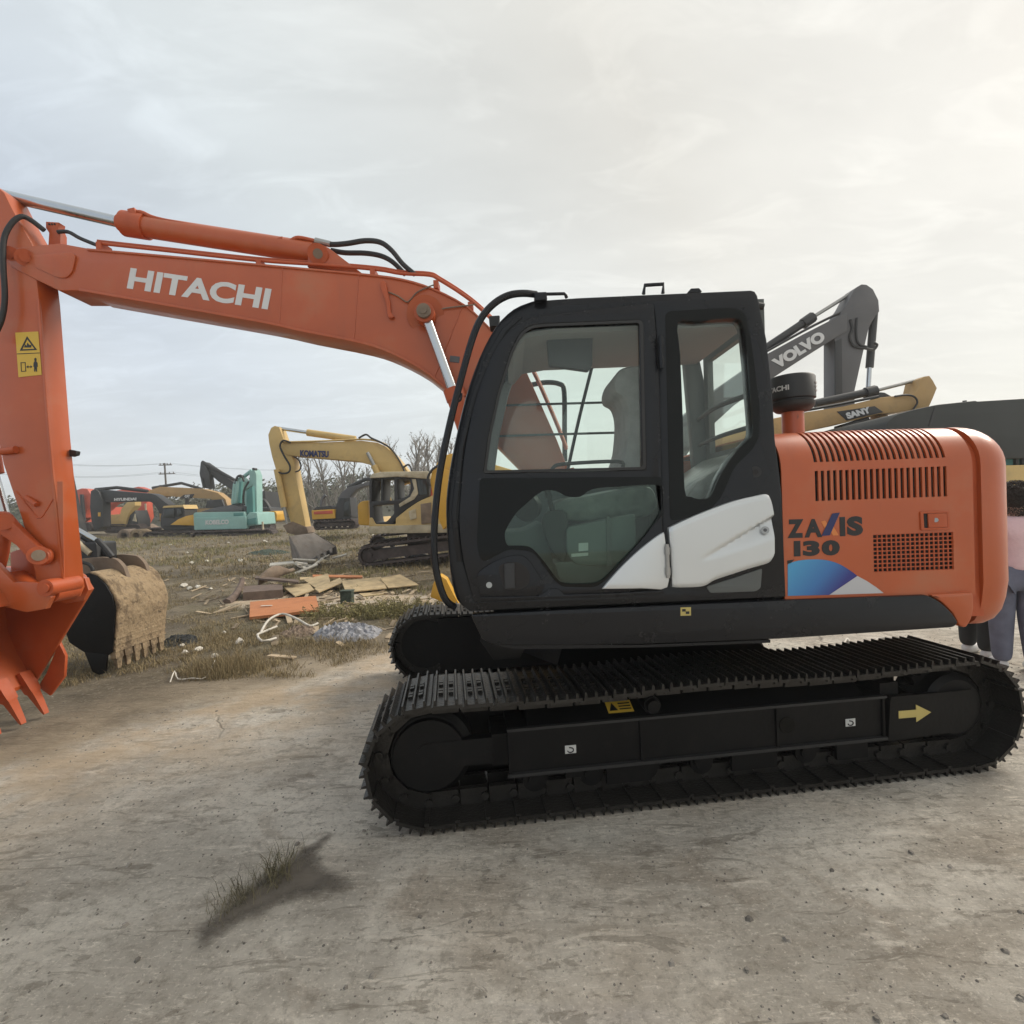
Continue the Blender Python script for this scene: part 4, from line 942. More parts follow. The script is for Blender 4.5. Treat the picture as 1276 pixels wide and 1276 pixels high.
def bucket(name, parent, mats, prof, y0, y1, teeth_dir, nteeth, lip, thick=.03, tl=.26, tw=.07):
    """prof: (x,z) from the hinge-side edge round the back to the lip"""
    mb = MB(); n = len(prof); inner = []
    cxm = sum(p[0] for p in prof)/n; czm = sum(p[1] for p in prof)/n
    for i, p in enumerate(prof):
        d = Vector((cxm-p[0], czm-p[1])).normalized()*thick; inner.append((p[0]+d.x, p[1]+d.y))
    rings = []
    for y in (y0, y1): rings.append([(x, y, z) for x, z in prof]+[(x, y, z) for x, z in inner[::-1]])
    mb.loft(rings); shell = mk(name, mb.mesh(), mats[0], parent, ang=25)
    for y in (y0-.018, y1-.010):
        mk('side_plate', slab(prof, y, y+.028, bev=.004), mats[1], shell)
    for k in range(nteeth):
        yc = y0+.07+(y1-y0-.14)*k/(nteeth-1); a = Vector((lip[0], yc, lip[1])); td = Vector((teeth_dir[0], 0, teeth_dir[1])).normalized(); nn = Vector((td.z, 0, -td.x))
        mb = MB(); rings = []
        for t, wq, hq in ((-.35, tw, .030), (0, tw, .034), (.25, tw*.92, .032), (.3, tw*.72, .026), (.9, tw*.5, .011), (1, tw*.42, .006)):
            c = a+td*tl*t; rings.append([c+nn*hq+Vector((0,-wq/2*1,0)), c+nn*hq+Vector((0,wq/2,0)), c-nn*hq+Vector((0,wq/2,0)), c-nn*hq+Vector((0,-wq/2,0))])
        mb.loft(rings); mk('tooth', mb.mesh(), mats[2], shell)
    return shell
bp_ = [(-3.655,1.08),(-3.72,1.20),(-3.86,1.30),(-4.05,1.33),(-4.24,1.27),(-4.38,1.12),(-4.44,.92),(-4.42,.72),(-4.34,.52),(-4.20,.27)]
BK = bucket('bucket', EX, [M['orange'], M['orange'], M['orange_cast']], bp_, 3.47, 4.43, (.16,-.30), 5, (-4.185,.30), tl=.30, tw=.10)
for yy_ in (3.70, 4.03):
    p0 = P(64,739,3.8)
    prf = [(p0.x+.085, p0.z-.02), (p0.x+.06, p0.z+.075), (p0.x-.02, p0.z+.095), (p0.x-.18, p0.z+.10), (p0.x-.30, p0.z+.24), (p0.x-.42, p0.z+.33), (p0.x-.52, p0.z+.30), (p0.x-.52, p0.z+.06), (p0.x-.30, p0.z-.06), (p0.x-.1, p0.z-.12), (p0.x+.04, p0.z-.10)]
    mk('bucket_ear', slab(prf, yy_, yy_+.045, bev=.006), M['orange'], BK)
rod('bucket_pin', M['orange_cast'], P(56,733,3.68), P(56,733,3.68)+Vector((0,.26,0)), .062, BK, 24); rod('bucket_pin', M['orange_cast'], P(55,733,3.665), P(55,733,3.665)+Vector((0,.2,0)), .032, BK, 18)
for yq_ in (3.44, 4.44):
    p0 = [(-4.10,.36),(-3.98,.62),(-3.93,.50),(-3.95,.32),(-4.08,.16),(-4.18,.24)]
    mk('side_cutter', slab(p0, yq_, yq_+.03, bev=.004), M['orange_cast'], BK)
# ------------------------------------------------------------------ other machines in the yard
def bgtrack(th, name, a, b, r0, r1, Y, wd, m='bgtrack'):
    """one crawler track; a, b: pixel centres of its end wheels, r0/r1 radii in px"""
    pa, pb = P(*a, Y), P(*b, Y); k = Y/638; R0, R1 = r0*k, r1*k
    out = []; base = []
    def arc(c, R, t0, t1, n): return [(c.x+R*math.cos(t), c.z+R*math.sin(t)) for t in np.linspace(t0, t1, n)]
    base = arc(pb, R1, -PI/2, PI/2, 11)+arc(pa, R0, PI/2, 3*PI/2, 11)
    # grouser teeth round the belt
    per = []; n = len(base)
    for i in range(n):
        p, q = Vector(base[i]), Vector(base[(i+1) % n]); L_ = (q-p).length; s = max(1, int(L_/.17)); nrm = Vector((q.y-p.y, p.x-q.x)).normalized()
        for j in range(s):
            c = p+(q-p)*(j/s); d = p+(q-p)*((j+.6)/s); e = .045
            per += [(c+nrm*0)[:], (c+nrm*e)[:], (c+(q-p)*(.18/s)+nrm*e)[:], (c+(q-p)*(.2/s))[:]]
    cx_ = (pa.x+pb.x)/2; cz_ = (pa.z+pb.z)/2
    inner = [(arc(pb, R1*.80, -PI/2, PI/2, 9)+arc(pa, R0*.80, PI/2, 3*PI/2, 9))]
    t = mk('track_belt', slab(per, Y, Y+wd, inner), M[m], th, ang=30)
    for c, R in ((pa, R0), (pb, R1)):
        mb = MB(); mb.cyl((c.x, Y+wd*.22, c.z), (c.x, Y+wd*.9, c.z), R*.74, 20); mb.cyl((c.x, Y+wd*.15, c.z), (c.x, Y+wd*.3, c.z), R*.34, 14)
        mk('end_wheel', mb.mesh(), M[m], th)
    z0 = min(pa.z, pb.z); mb = MB()
    mb.loft([[(pa.x+R0*.5, Y+wd*.2, pa.z-R0*.5), (pb.x-R1*.5, Y+wd*.2, pb.z-R1*.5), (pb.x-R1*.5, Y+wd*.2, pb.z+R1*.45), (pa.x+R0*.5, Y+wd*.2, pa.z+R0*.45)],
             [(pa.x+R0*.5, Y+wd*.8, pa.z-R0*.5), (pb.x-R1*.5, Y+wd*.8, pb.z-R1*.5), (pb.x-R1*.5, Y+wd*.8, pb.z+R1*.45), (pa.x+R0*.5, Y+wd*.8, pa.z+R0*.45)]])
    nr = 6
    for i in range(nr):
        c = pa.lerp(pb, (i+.6)/(nr+.2)); mb.cyl((c.x, Y+wd*.25, c.z-R0*.55), (c.x, Y+wd*.75, c.z-R0*.55), R0*.22, 10)
    mk('track_frame', mb.mesh(), M[m], th)
def parts(th, Y, rows):
    """rows: (name, material, pixel outline, y offset, thickness[, holes, bevel])"""
    made = {}
    for r in rows:
        name, m, px, dy_, tk = r[:5]; holes = r[5] if len(r) > 5 and r[5] else (); bv = r[6] if len(r) > 6 else min(.02, tk*.1)
        par = th
        if name.startswith('>'): name = name[1:]; par = made['last']
        o = prism(name, M[m] if isinstance(m, str) else m, px, Y+dy_, Y+dy_+tk, par, holes, bev=bv)
        if par is th: made['last'] = o; made[name] = o
    return made
def base(px, py, Y): q = P(px, py, Y); return (q.x, Y+.8, gz(q.x, Y+.8))
def ptube(name, m, pts, Y, r, par, n=8, sm=1): return tube(name, M[m], pts, Y, r, par, n, sm)

# faded yellow excavator in the middle distance
Y = 15.0
t = thing('excavator', 'faded yellow excavator with open boom, dark cab frame and its grey bucket on the ground', 'excavator', base(560, 690, Y), 'used excavators parked in the yard')
bgtrack(t, 'track', (458.5,692.5), (640,670), 12.5, 13, Y-.15, .6)
bgtrack(t, 'track', (470,677), (640,661), 9.5, 10, Y+2.0, .6)
mb = MB(); c = P(560,668,Y); mb.box((c.x-1.3, Y+.3, c.z-.3), (c.x+1.3, Y+2.2, c.z+.1)); mb.cyl((c.x, Y+1.2, c.z), (c.x, Y+1.2, c.z+.35), .8, 24); mk('undercarriage_centre', mb.mesh(), M['bgtrack'], t)
d = parts(t, Y, [
 ('deck', 'creamy', [(459,656),(640,650),(640,661),(552,664),(459,665)], .0, 2.4),
 ('body', 'yellow', rnd([(493,653.5),(493,646),(508,634),(522,624.5,6),(540,617),(600,612),(645,612),(645,652),(560,655),(459.5,656),(460,645),(464,645),(468,653)], 1.5), .02, 2.3),
 ('>vent_panel', 'rust', [(524,628),(537,626),(538,652),(525,653)], -.02, .06),
 ('>access_hatch', 'creamy', rnd([(509,637),(518,634),(519,646),(511,648)], 1), -.02, .05),
 ('fuel_tank', 'yellow2', rnd([(445.5,629,3),(450,624.5,3),(459,623.5),(459.5,655),(446.5,654,3)], 2), .9, 1.2),
 ('counterweight', 'yellow', rnd([(600,612),(660,610),(664,640),(655,655),(600,655)], 4), .1, 2.2),
 ('cab_frame', 'charcoal', rnd([(460.5,652,2),(460,600,3),(463,593.5,3),(490,589.5),(533,590,3),(536,600,3),(535,618),(521,625),(508,633),(494,646),(489,654),(468,655)], 2), .05, 1.0,
   [rnd([(463.5,597.5),(474.5,597),(474.5,624),(463,625)], 1), rnd([(477,597),(491,596.5),(491.5,623.5),(476.5,624)], 1), rnd([(495,597),(510,596),(512.5,607,3),(509,618,3),(496,623)], 1.5), rnd([(465,630),(491,628),(491,640),(482,650,3),(468,652,3)], 1.5)], .01),
 ('cab_roof', 'creamy', rnd([(460,596),(463,590.5),(475,588),(534,587,3),(537,592),(536,597),(495,594)], 1.5), -.02, 1.15),
 ('>window_post', 'creamy', [(513,597),(518,597),(521,615),(516,622),(498,632),(497,628),(511,619),(516,609)], .02, .05),
 ('rear_window', 'darkglass', rnd([(519,598),(533,597),(533.5,616),(522,618)], 1), .03, .06),
 ('red_box', 'red', [(534,607),(540,606),(541,620),(534.5,621)], .3, .5),
 ('boom', 'yellow', [(352,551.5),(360,551),(405,551),(450.5,549),(470.5,551.5),(480,556),(490.6,565),(500,576),(509,588),(516,600),(500,604),(475.5,589),(468,584),(460.5,579),(445.5,575),(405,571.5),(365,568),(356,566),(351,559)], 1.15, .55),
 ('arm', 'yellow', [(334,541.5),(337.6,533,3),(342,530.5),(348,532),(354,549),(365,572),(372,610),(380,650),(382,664),(367,664),(360,645),(352,618),(345,590),(339,570),(335,552)], 1.2, .45),
 ('bucket_linkage', 'rust', [(352,655),(364,650),(382,657),(384,664),(372,668),(358,664)], 1.15, .6)])
text('boom_lettering', 'KOMATSU', M['navy'], (374,569), (409.5,570), (374,560.8), Y+1.14, d['boom'], .05, th=.01)
ptube('cylinder_rod', 'steel', [(346,533.5),(384,539)], Y+1.4, .055, t); ptube('arm_cylinder', 'yellow', [(383,539),(443,547.5)], Y+1.4, .11, t)
ptube('cylinder_rod', 'steel2', [(458,564),(470,587)], Y+1.05, .06, t); ptube('boom_cylinder', 'yellow', [(466,580),(486,628)], Y+1.05, .10, t)
ptube('cylinder_rod', 'steel2', [(354,632),(358,652)], Y+1.1, .05, t); ptube('bucket_cylinder', 'yellow', [(345,585),(354,632)], Y+1.1, .10, t)
ptube('hydraulic_hose', 'rubber', [(362,551.5),(353,549),(349,556),(354,568),(361,580),(360,588),(352,590),(344,587)], Y+1.05, .03, t, 6, 4)
ptube('hydraulic_hose', 'rubber', [(366,569),(372,573),(375,580),(373,586),(368,588)], Y+1.1, .025, t, 6, 4)
ptube('hydraulic_hose', 'rubber', [(447,546),(456,541.5),(463,546),(476,552),(488,560),(499,576),(505,590)], Y+1.1, .03, t, 6, 4)
ptube('hydraulic_hose', 'rubber', [(502,583),(509,579),(513,586),(514,600)], Y+.9, .03, t, 6, 4)
ptube('boom_pipe', 'yellow', [(352,551),(405,549.5),(452,547.5),(474,551),(486,559),(505,584)], Y+1.12, .03, t, 6, 3)
ptube('cab_hose', 'rubber', [(533,588),(540,590),(544,597),(542,605)], Y+.2, .02, t, 6, 4)
# its bucket, mouth towards the camera
def px3(px, py, y): return P(px, py, y)
mb = MB()
A, B, Cc, D = px3(360,668,15.3), px3(391,664,16.2), px3(418,681,16.2), px3(378,702,15.0)
A2, D2 = px3(359,698,15.6), px3(372,701,15.0)
th_ = .04
mb.loft([[A, B, B+Vector((0,.04,0)), A+Vector((0,.04,0))], [D, Cc, Cc+Vector((0,.04,.03)), D+Vector((0,.04,.03))]])
mb.loft([[A, A+Vector((.03,0,.0)), D+Vector((.03,0,0)), D], [A2+Vector((0,.3,0)), A2+Vector((.03,.3,0)), D2+Vector((.03,.05,-.02)), D2+Vector((0,.05,-.02))]])
mb.loft([[A2+Vector((0,.3,0)), B+Vector((-.4,.8,-.9)), B+Vector((-.4,.85,-.9)), A2+Vector((0,.36,0))], [D2, Cc+Vector((0,.05,-.25)), Cc+Vector((0,.1,-.25)), D2+Vector((0,.06,0))]])
mb.loft([[B, B+Vector((.03,0,0)), Cc+Vector((.03,0,0)), Cc], [B+Vector((-.4,.8,-.9)), B+Vector((-.37,.8,-.9)), Cc+Vector((.03,.05,-.25)), Cc+Vector((0,.05,-.25))]])
bk = mk('bucket', mb.mesh(), M['bucketgrey'], t)
for k in range(5):
    q = D.lerp(Cc, (k+.3)/5.2); mb = MB(); mb.loft([[q+Vector((-.06,0,.03)), q+Vector((.06,0,.06)), q+Vector((.06,.05,-.02)), q+Vector((-.06,.05,-.05))], [q+Vector((.08,-.2,-.10)), q+Vector((.12,-.2,-.08)), q+Vector((.12,-.18,-.11)), q+Vector((.08,-.18,-.13))]]); mk('tooth', mb.mesh(), M['bucketgrey'], bk)

# second yellow machine, mostly behind the cab of the orange one
Y = 11.5
t = thing('excavator', 'golden yellow excavator with lowered boom seen behind the front handrail of the orange one', 'excavator', base(700, 700, Y+2), 'used excavators parked in the yard')
d = parts(t, Y, [
 ('boom', 'yellow2', [(538,588),(545,576),(553,568),(562,565),(580,568),(650,590),(720,575),(745,530),(752,526),(756,540),(740,590),(700,620),(640,632),(580,622),(570,600),(566,588)], .6, .5),
 ('arm', 'yellow2', [(538,588),(548,584),(562,590),(560,625),(556,655),(552,660),(545,640),(536,600)], .5, .6),
 ('bucket', 'yellow2', rnd([(534,745,3),(541,720,4),(548,712,4),(566,716,4),(574,740,4),(560,752,4),(545,750)], 2), -1.6, .9),
 ('bucket_link', 'yellow2', [(548,655),(560,655),(566,716),(552,716)], -.8, .5),
 ('body', 'yellow2', rnd([(640,640),(650,610),(740,600),(800,605),(806,660),(640,665)], 5), 1.5, 2.3),
 ('cab', 'charcoal', rnd([(690,640),(694,560),(735,556),(742,640)], 4), 1.3, .9)] if False else [
 ('boom', 'yellow2', [(538,588),(545,576),(553,568),(562,565),(580,568),(640,586),(700,612),(690,632),(640,630),(580,612),(566,600)], .6, .5),
 ('arm', 'yellow2', [(538,588),(548,582),(564,588),(562,625),(557,655),(552,660),(544,640),(536,600)], .5, .6),
 ('body', 'yellow2', rnd([(640,650),(646,622),(760,615),(830,618),(836,660),(640,668)], 5), .3, 2.3)])
bgtrack(t, 'track', (640,690), (820,680), 17, 17, Y+.1, .6); bgtrack(t, 'track', (650,682), (810,672), 14, 14, Y+2.1, .6)
ptube('hydraulic_hose', 'rubber', [(536,606),(533,596),(538,586),(546,580)], Y+.45, .03, t, 6, 4)
tag(prism('steel_bracket', M['yellow2'], rnd([(536,744,2),(540,726,3),(547,716,3),(556,722),(566,742),(572,752),(556,752)], 1), 8.1, 8.35, None, bev=.01), 'small yellow steel bracket lying at the edge of the weeds beside the cab', 'bracket')

# teal machine seen from behind
Y = 32.0
t = thing('excavator', 'teal excavator with its counterweight towards the camera and boom folded up', 'excavator', base(285, 672, Y), 'used excavators parked in the yard')
bgtrack(t, 'track', (245,669.5), (333,667), 7.3, 7.3, Y-.3, .8); bgtrack(t, 'track', (250,662), (330,660.5), 6, 6, Y+2.4, .8)
d = parts(t, Y, [
 ('counterweight', 'teal', rnd([(241,645),(306,643.5),(307,659),(242,660.5)], 1.5), .0, 1.2),
 ('hood', 'teal', rnd([(241,640),(243,638.5),(304,637.5),(306,643.7),(241,645)], 1), .15, 2.2),
 ('side_body', 'teal', rnd([(306,645),(311,638),(320,639),(322,654),(307,656)], 1), .2, 2.4),
 ('turntable', 'charcoal', [(250,659),(318,655),(318,661),(252,664)], .4, 2.0),
 ('hood_top', 'slate', [(249,638),(262,634),(288,629),(301,632),(302,636),(296,637.5)], .5, 1.5),
 ('boom', 'teal', [(288,629),(290,604),(293,597),(299,594.5),(303,600),(301,627)], 1.0, .9),
 ('>boom_ram', 'tealdark', [(296,626),(298,600),(301,600),(299.5,627)], -.1, .2),
 ('arm', 'teal', [(310.5,588),(316.5,584.5),(319.5,592),(320,640),(320,654),(315.5,640),(314.5,605),(307,609),(302,616),(303,603),(311,598)], 1.3, .8),
 ('>arm_inner', 'tealdark', [(307,611),(314.5,606),(315.5,640),(307,640)], .4, .3)])
ptube('arm_cylinder', 'teal', [(300,597),(314,586)], Y+1.6, .12, t); ptube('exhaust', 'charcoal', [(308,640),(308.5,631)], Y+.6, .22, t)
ptube('marker_post', 'creamy', [(327,650),(328,660)], Y-.6, .06, t)
text('counterweight_lettering', 'KOBELCO', M['white'], (256,654), (285,653.2), (256,648.2), Y-.01, d['counterweight'], .05, th=.01)
for pa_, pb_ in (((290.5,627),(293,603)), ((294,627),(296.5,600)), ((308.5,640),(308,612))): ptube('boom_ram', 'teal', [pa_, pb_], Y+.85, .13, t)
ptube('hydraulic_hose', 'rubber', [(293,603),(296,594),(301,593),(304,600)], Y+.9, .07, t, 6, 3); ptube('hydraulic_hose', 'rubber', [(310,600),(304,612),(303,630)], Y+.95, .06, t, 6, 3)
for kx, ky in ((299,593.5), (315.5,584.5)): parts(t, Y, [('pin_boss', 'charcoal', rnd([(kx-1.6,ky-1.6),(kx+1.6,ky-1.6),(kx+1.6,ky+1.4),(kx-1.6,ky+1.4)], 1), .9, .4)])
parts(t, Y, [('hood_grille', 'tealdark', [(291,639.5),(303,639),(303,642.5),(291,643)], .13, .05), ('step_plate', 'tealdark', [(308,647),(319,645),(319,653),(308,654)], .12, .1)])
# black boom behind it
Y = 41.0
t = thing('excavator', 'black boom excavator raised above the teal one', 'excavator', base(300, 650, Y), 'used excavators parked in the yard')
d = parts(t, Y, [
 ('boom', 'charcoal', [(250.5,576),(254,575.5),(272,588),(290,600),(300,612),(298,622),(288,610),(272,600),(261,590.5),(257,586)], .0, .8),
 ('arm', 'charcoal', [(248.5,590),(250,576),(254,577),(260,588),(263,609),(256.5,608.5),(254,596),(252,596),(254.5,608),(252.5,608)], -.2, .6),
 ('body', 'charcoal', [(290,630),(290,615),(330,612),(332,634)], .2, 2.6)])
ptube('arm_cylinder', 'charcoal', [(252,575.5),(292,598)], Y-.1, .13, t)
bgtrack(t, 'track', (290,640), (340,639), 6, 6, Y, .8); bgtrack(t, 'track', (290,640), (340,639), 6, 6, Y+2.5, .8)
# orange-yellow small one at its right, tail towards us
Y = 37.0
t = thing('excavator', 'small orange-yellow excavator tail showing to the right of the teal one', 'excavator', base(334, 655, Y), 'used excavators parked in the yard')
d = parts(t, Y, [('counterweight', 'yellow2', rnd([(332,637.5),(342.5,636.5,2),(345,640,2),(344.5,649,2),(338,651),(324,651),(324,637.5)], 1), .0, 1.6), ('>vent', 'rust', [(324,640),(331,640),(331,647),(324,647)], -.05, .1),
 ('hood', 'charcoal', [(318,637.5),(321,632),(336,633),(337.5,637)], .3, 2)])
ptube('boom', 'charcoal', [(326.5,622),(331,625),(337,634.5)], Y+1, .13, t, 6, 3)
bgtrack(t, 'track', (312,657.5), (334,657), 4.5, 4.5, Y, .7); bgtrack(t, 'track', (312,655.5), (334,655), 4, 4, Y+2.2, .7)

# dark machine with white lettering on its boom, ochre one behind, red ones between
Y = 34.0
t = thing('excavator', 'dark grey excavator with level boom and orange-sided cab left of the teal one', 'excavator', base(215, 668, Y), 'used excavators parked in the yard')
bgtrack(t, 'track', (184,669.5), (262,668), 6.2, 6.2, Y-.2, .8); bgtrack(t, 'track', (190,663), (258,661.5), 5, 5, Y+2.4, .8)
d = parts(t, Y, [
 ('boom', 'charcoal', [(112.6,615),(115,610.5),(120,609.5),(150,612.5),(180,614.5),(188,615),(195,617.5),(210,629),(208,636),(199,640),(194,631),(188,625.5),(178,624.8),(127.6,626)], .6, .8),
 ('arm', 'charcoal', [(113,612),(118,609.5),(123,613),(128,626),(128.5,656),(118,662),(114,650),(112,632)], .4, .7),
 ('>arm_label', 'yellow2', [(122,638.5),(125,638.5),(125,643.5),(122,643.5)], .37, .04),
 ('cab', 'charcoal', rnd([(200,656),(200,644,1),(204,631.5,1.5),(227,630,1.5),(230,636),(230,656)], 1), .1, 1.4, None, .02),
 ('>side_window', 'darkglass', [(203,645),(205.5,634.5),(217,633.5),(217,644.5)], -.03, .05),
 ('>rear_window', 'darkglass', [(220.5,634.5),(225,634),(226.5,641),(220.5,644)], -.03, .05),
 ('>cab_roof', 'yellow', [(202,633),(204,630.5),(228,629),(230,634),(227,632)], -.05, 1.5),
 ('body', 'yellow2', [(212,654),(222,647),(232,643),(243,641),(243,655)], .0, 2.4),
 ('turntable', 'charcoal', [(200,656),(243,655),(243,660),(205,661)], .3, 2.0)])
text('boom_lettering', 'HYUNDAI', M['white'], (142.3,624.3), (170,623.6), (142.3,620.6), Y+.59, d['boom'], .06, th=.01)
ptube('arm_cylinder', 'charcoal', [(119,610),(146,607.5),(184,612)], Y+.9, .11, t)
Y = 37.0
for k, (x0, m_) in enumerate(((146, 'rust'), (161, 'mud'))):
    prf = [(x0+14,662),(x0+16,668),(x0+14,674.5),(x0+8,676),(x0+2,675),(x0-1,670),(x0+1,663),(x0+6,659)]
    o = prism('excavator_bucket', M[m_], rnd(prf, 2), Y-2.5-.4*k, Y-1.4-.4*k, None, holes=[rnd([(x0+11,664),(x0+12.5,668),(x0+11,672.5),(x0+6,673.5),(x0+3.5,669),(x0+5,664)], 1.5)], bev=.02)
    tag(o, ('rust brown bucket standing in the grass below the dark grey level boom', 'muddy tan bucket standing just right of the rust brown one')[k], 'bucket', 'loose buckets below the level boom')
Y = 43.0
t = thing('excavator', 'ochre excavator with a black badge on its boom, behind the dark grey one', 'excavator', base(250, 655, Y), 'used excavators parked in the yard')
d = parts(t, Y, [
 ('boom', 'ochre', [(183,612),(199,606.5),(225,607.5),(251,609),(271,614),(281,622),(284,632),(276,634),(270,627),(262,621.5),(240,620.5),(220,619),(206.6,618),(194,621.5),(188,620)], .0, .9),
 ('>badge', 'ink', [(223,621),(229,616.5),(242,615.5),(239,620.8)], -.04, .05),
 ('arm', 'ochre', [(183,612),(190,611),(197,619),(205,622),(206,650),(199,650),(198,630)], .1, .6),
 ('cab', 'charcoal', rnd([(256,633),(258,623.5),(276,622),(280,633)], 1), -.3, 1.6, None, .02),
 ('>cab_window', 'darkglass', [(258,631),(260,625),(274,624),(276,631)], -.04, .05),
 ('body', 'ochre', [(238,650),(240,634),(300,632),(304,650)], .2, 2.6)])
text('boom_lettering', 'CAT', M['white'], (230.2,620.2), (236.6,619.8), (230.2,616.8), Y-.045, d['boom'], .08, th=.01)
ptube('exhaust', 'charcoal', [(233.5,640),(233,621)], Y-.5, .16, t); ptube('arm_cylinder', 'charcoal', [(190,608),(226,602),(250,609)], Y+.5, .12, t)
bgtrack(t, 'track', (236,655), (305,653), 5, 5, Y, .8); bgtrack(t, 'track', (236,653), (305,651), 5, 5, Y+2.6, .8)
def red_machine(Y, x, sx, label, m='red', arm2='yellow'):
    def q(pts): return [(x+sx*a, b) for a, b in pts]
    t = thing('excavator', label, 'excavator', base(x, 660, Y), 'used excavators parked in the yard')
    parts(t, Y, [('boom', m, q([(-14,612),(-3,608.5),(4,609.5),(8,616),(9,630),(4,634),(1,645),(-12,654),(-16,630)]), .2, .8), ('>boom_ram', 'charcoal', q([(-6,616),(-3,616),(0,650),(-4,650)]), -.15, .2),
      ('body', m, q([(-34,650),(-34,630),(-14,628),(-12,652)]), .3, 2.4), ('cab', 'charcoal', q([(-30,636),(-28,618),(-16,617),(-15,636)]), .1, 1.3)])
    bgtrack(t, 'track', (x-sx*36, 657), (x+sx*4, 656.5), 5, 5, Y, .8); bgtrack(t, 'track', (x-sx*34, 655.5), (x+sx*4, 655), 5, 5, Y+2.3, .8)
red_machine(39, 105, 1, 'red excavator just right of the near orange arm, before the level boom')
def red_arm(Y, label):
    t = thing('excavator', label, 'excavator', base(176, 662, Y), 'used excavators parked in the yard')
    parts(t, Y, [('arm', 'red', [(167,628),(182,626.5),(184,645),(178,655),(172,657),(170,648)], .0, .8), ('>arm_edge', 'creamy', [(180,628),(182,627.5),(183,644),(181.5,646)], -.04, .05),
     ('boom', 'red', [(128,640),(126,626),(140,612),(165,608),(172,606.5),(182,610),(184,628),(168,629),(160,622),(140,628)], .3, .8), ('body', 'red', [(100,652),(102,634),(130,632),(132,652)], .2, 2.4),
     ('bucket', 'rust', [(169,656),(180,653),(192,659),(188,665),(174,666)], -.2, 1.1)])
    bgtrack(t, 'track', (98,657), (140,656.5), 5, 5, Y, .8); bgtrack(t, 'track', (98,655.5), (140,655), 5, 5, Y+2.3, .8)
red_arm(45, 'red excavator with hanging arm seen under the level dark grey boom')
t = thing('excavator', 'yellow excavator arm and dark cab seen under the level dark grey boom', 'excavator', base(158, 665, 40), 'used excavators parked in the yard')
parts(t, 40.0, [('boom', 'yellow', [(148,648),(151,634),(158,626),(168,624),(168,630),(160,640),(156,654)], .0, .7), ('cab', 'charcoal', [(157,657),(158,646),(168,636),(172,648),(172,657)], .2, 1.4), ('>window', 'creamy', [(165,649),(168,640),(170,650)], -.04, .05), ('body', 'yellow', [(130,655),(131,642),(158,640),(158,656)], .3, 2.4)])
bgtrack(t, 'track', (134,659), (170,658.5), 5, 5, 40.0, .8); bgtrack(t, 'track', (134,657), (170,656.5), 4.5, 4.5, 42.3, .8)

# small orange machine with a raised black boom
Y = 25.0
t = thing('excavator', 'orange-sided excavator with a raised black boom left of the faded yellow one', 'excavator', base(415, 658, Y), 'used excavators parked in the yard')
bgtrack(t, 'track', (395,654.5), (438,653), 5, 5, Y-.2, .7); bgtrack(t, 'track', (397,651), (436,650), 4.5, 4.5, Y+1.9, .7)
parts(t, Y, [('body', 'yellow2', rnd([(388,636),(416,634.5),(417.5,646),(389,647.5)], 1), .0, 2.0), ('>vent', 'red', [(391,637.5),(414,636),(414.5,640),(391,641)], -.03, .05), ('hood', 'charcoal', [(390,636),(393,632),(412,630),(417,634.5)], .2, 1.7),
 ('cab', 'charcoal', rnd([(418,645),(419,628),(424,620),(436,620),(438,645)], 1), .1, 1.1), ('>cab_window', 'darkglass', [(428,643),(429,626),(435,624),(436,643)], -.03, .04),
 ('boom', 'slate', [(418,640),(421,622),(425,614),(433,607.5),(446,604),(461,599.5),(470,600),(470,604),(455,606),(444,610),(437,618),(434,632),(430,645)], .9, .6), ('deck', 'charcoal', [(389,646),(437,643.5),(437,650),(392,651)], .1, 1.9)])
ptube('arm_cylinder', 'charcoal', [(433,608),(456,597),(468,597)], Y+1.1, .1, t)
ptube('arm', 'slate', [(400,633),(402,622),(406,617)], Y+2, .09, t, 6, 3)

# big dark machine on the right
Y = 13.0
t = thing('excavator', 'tall charcoal excavator boom and arm rising above the orange engine hood', 'excavator', base(870, 700, Y), 'used excavators parked in the yard')
d = parts(t, Y, [
 ('boom', 'slate', [(800,562),(850,520),(900,480),(956,441),(1000,417),(1045,394),(1056,389),(1056,412),(1040,421.6),(1000,447),(962,471.6),(915,505),(868,548),(840,592),(800,600)], .8, .6),
 ('arm', 'slate', [(1047,391),(1055,379),(1063.7,362.5),(1068,357.5),(1074,354),(1080,354.5),(1088,360),(1095,374),(1096,388),(1092,392),(1083,408),(1074,447),(1065,488),(1066,520),(1040,520),(1040,421.6)], .85, .5),
 ('>arm_ribs', 'charcoal', [(1041,425),(1049,421),(1050,492),(1041,493)], .80, .08),
 ('body', 'charcoal', rnd([(770,640),(775,600),(930,585),(945,640)], 6), -.2, 2.6),
 ('cab', 'charcoal', rnd([(790,600),(796,545),(850,540),(856,598)], 4), -.2, 1.0)])
text('boom_lettering', 'VOLVO', M['white'], (968.5,460.5), (1030,423), (960.5,449), Y+.79, d['boom'], .06, th=.01)
ptube('cylinder_rod', 'steel2', [(1068,361),(1010,397)], Y+1.1, .05, t); ptube('arm_cylinder', 'charcoal', [(1011,396),(930,450)], Y+1.1, .11, t); ptube('gland', 'charcoal', [(1013,395),(1000,404)], Y+1.1, .15, t)
ptube('bucket_cylinder', 'charcoal', [(1089,390),(1083.5,458)], Y+1.1, .10, t, 12); ptube('cylinder_rod', 'steel', [(1083.5,456),(1081.5,490)], Y+1.1, .06, t, 12)
ptube('hydraulic_hose', 'rubber', [(1060,398),(1062,410),(1059,420),(1064,431),(1078,434),(1088,436),(1093,430),(1089,427)], Y+.82, .035, t, 6, 4)
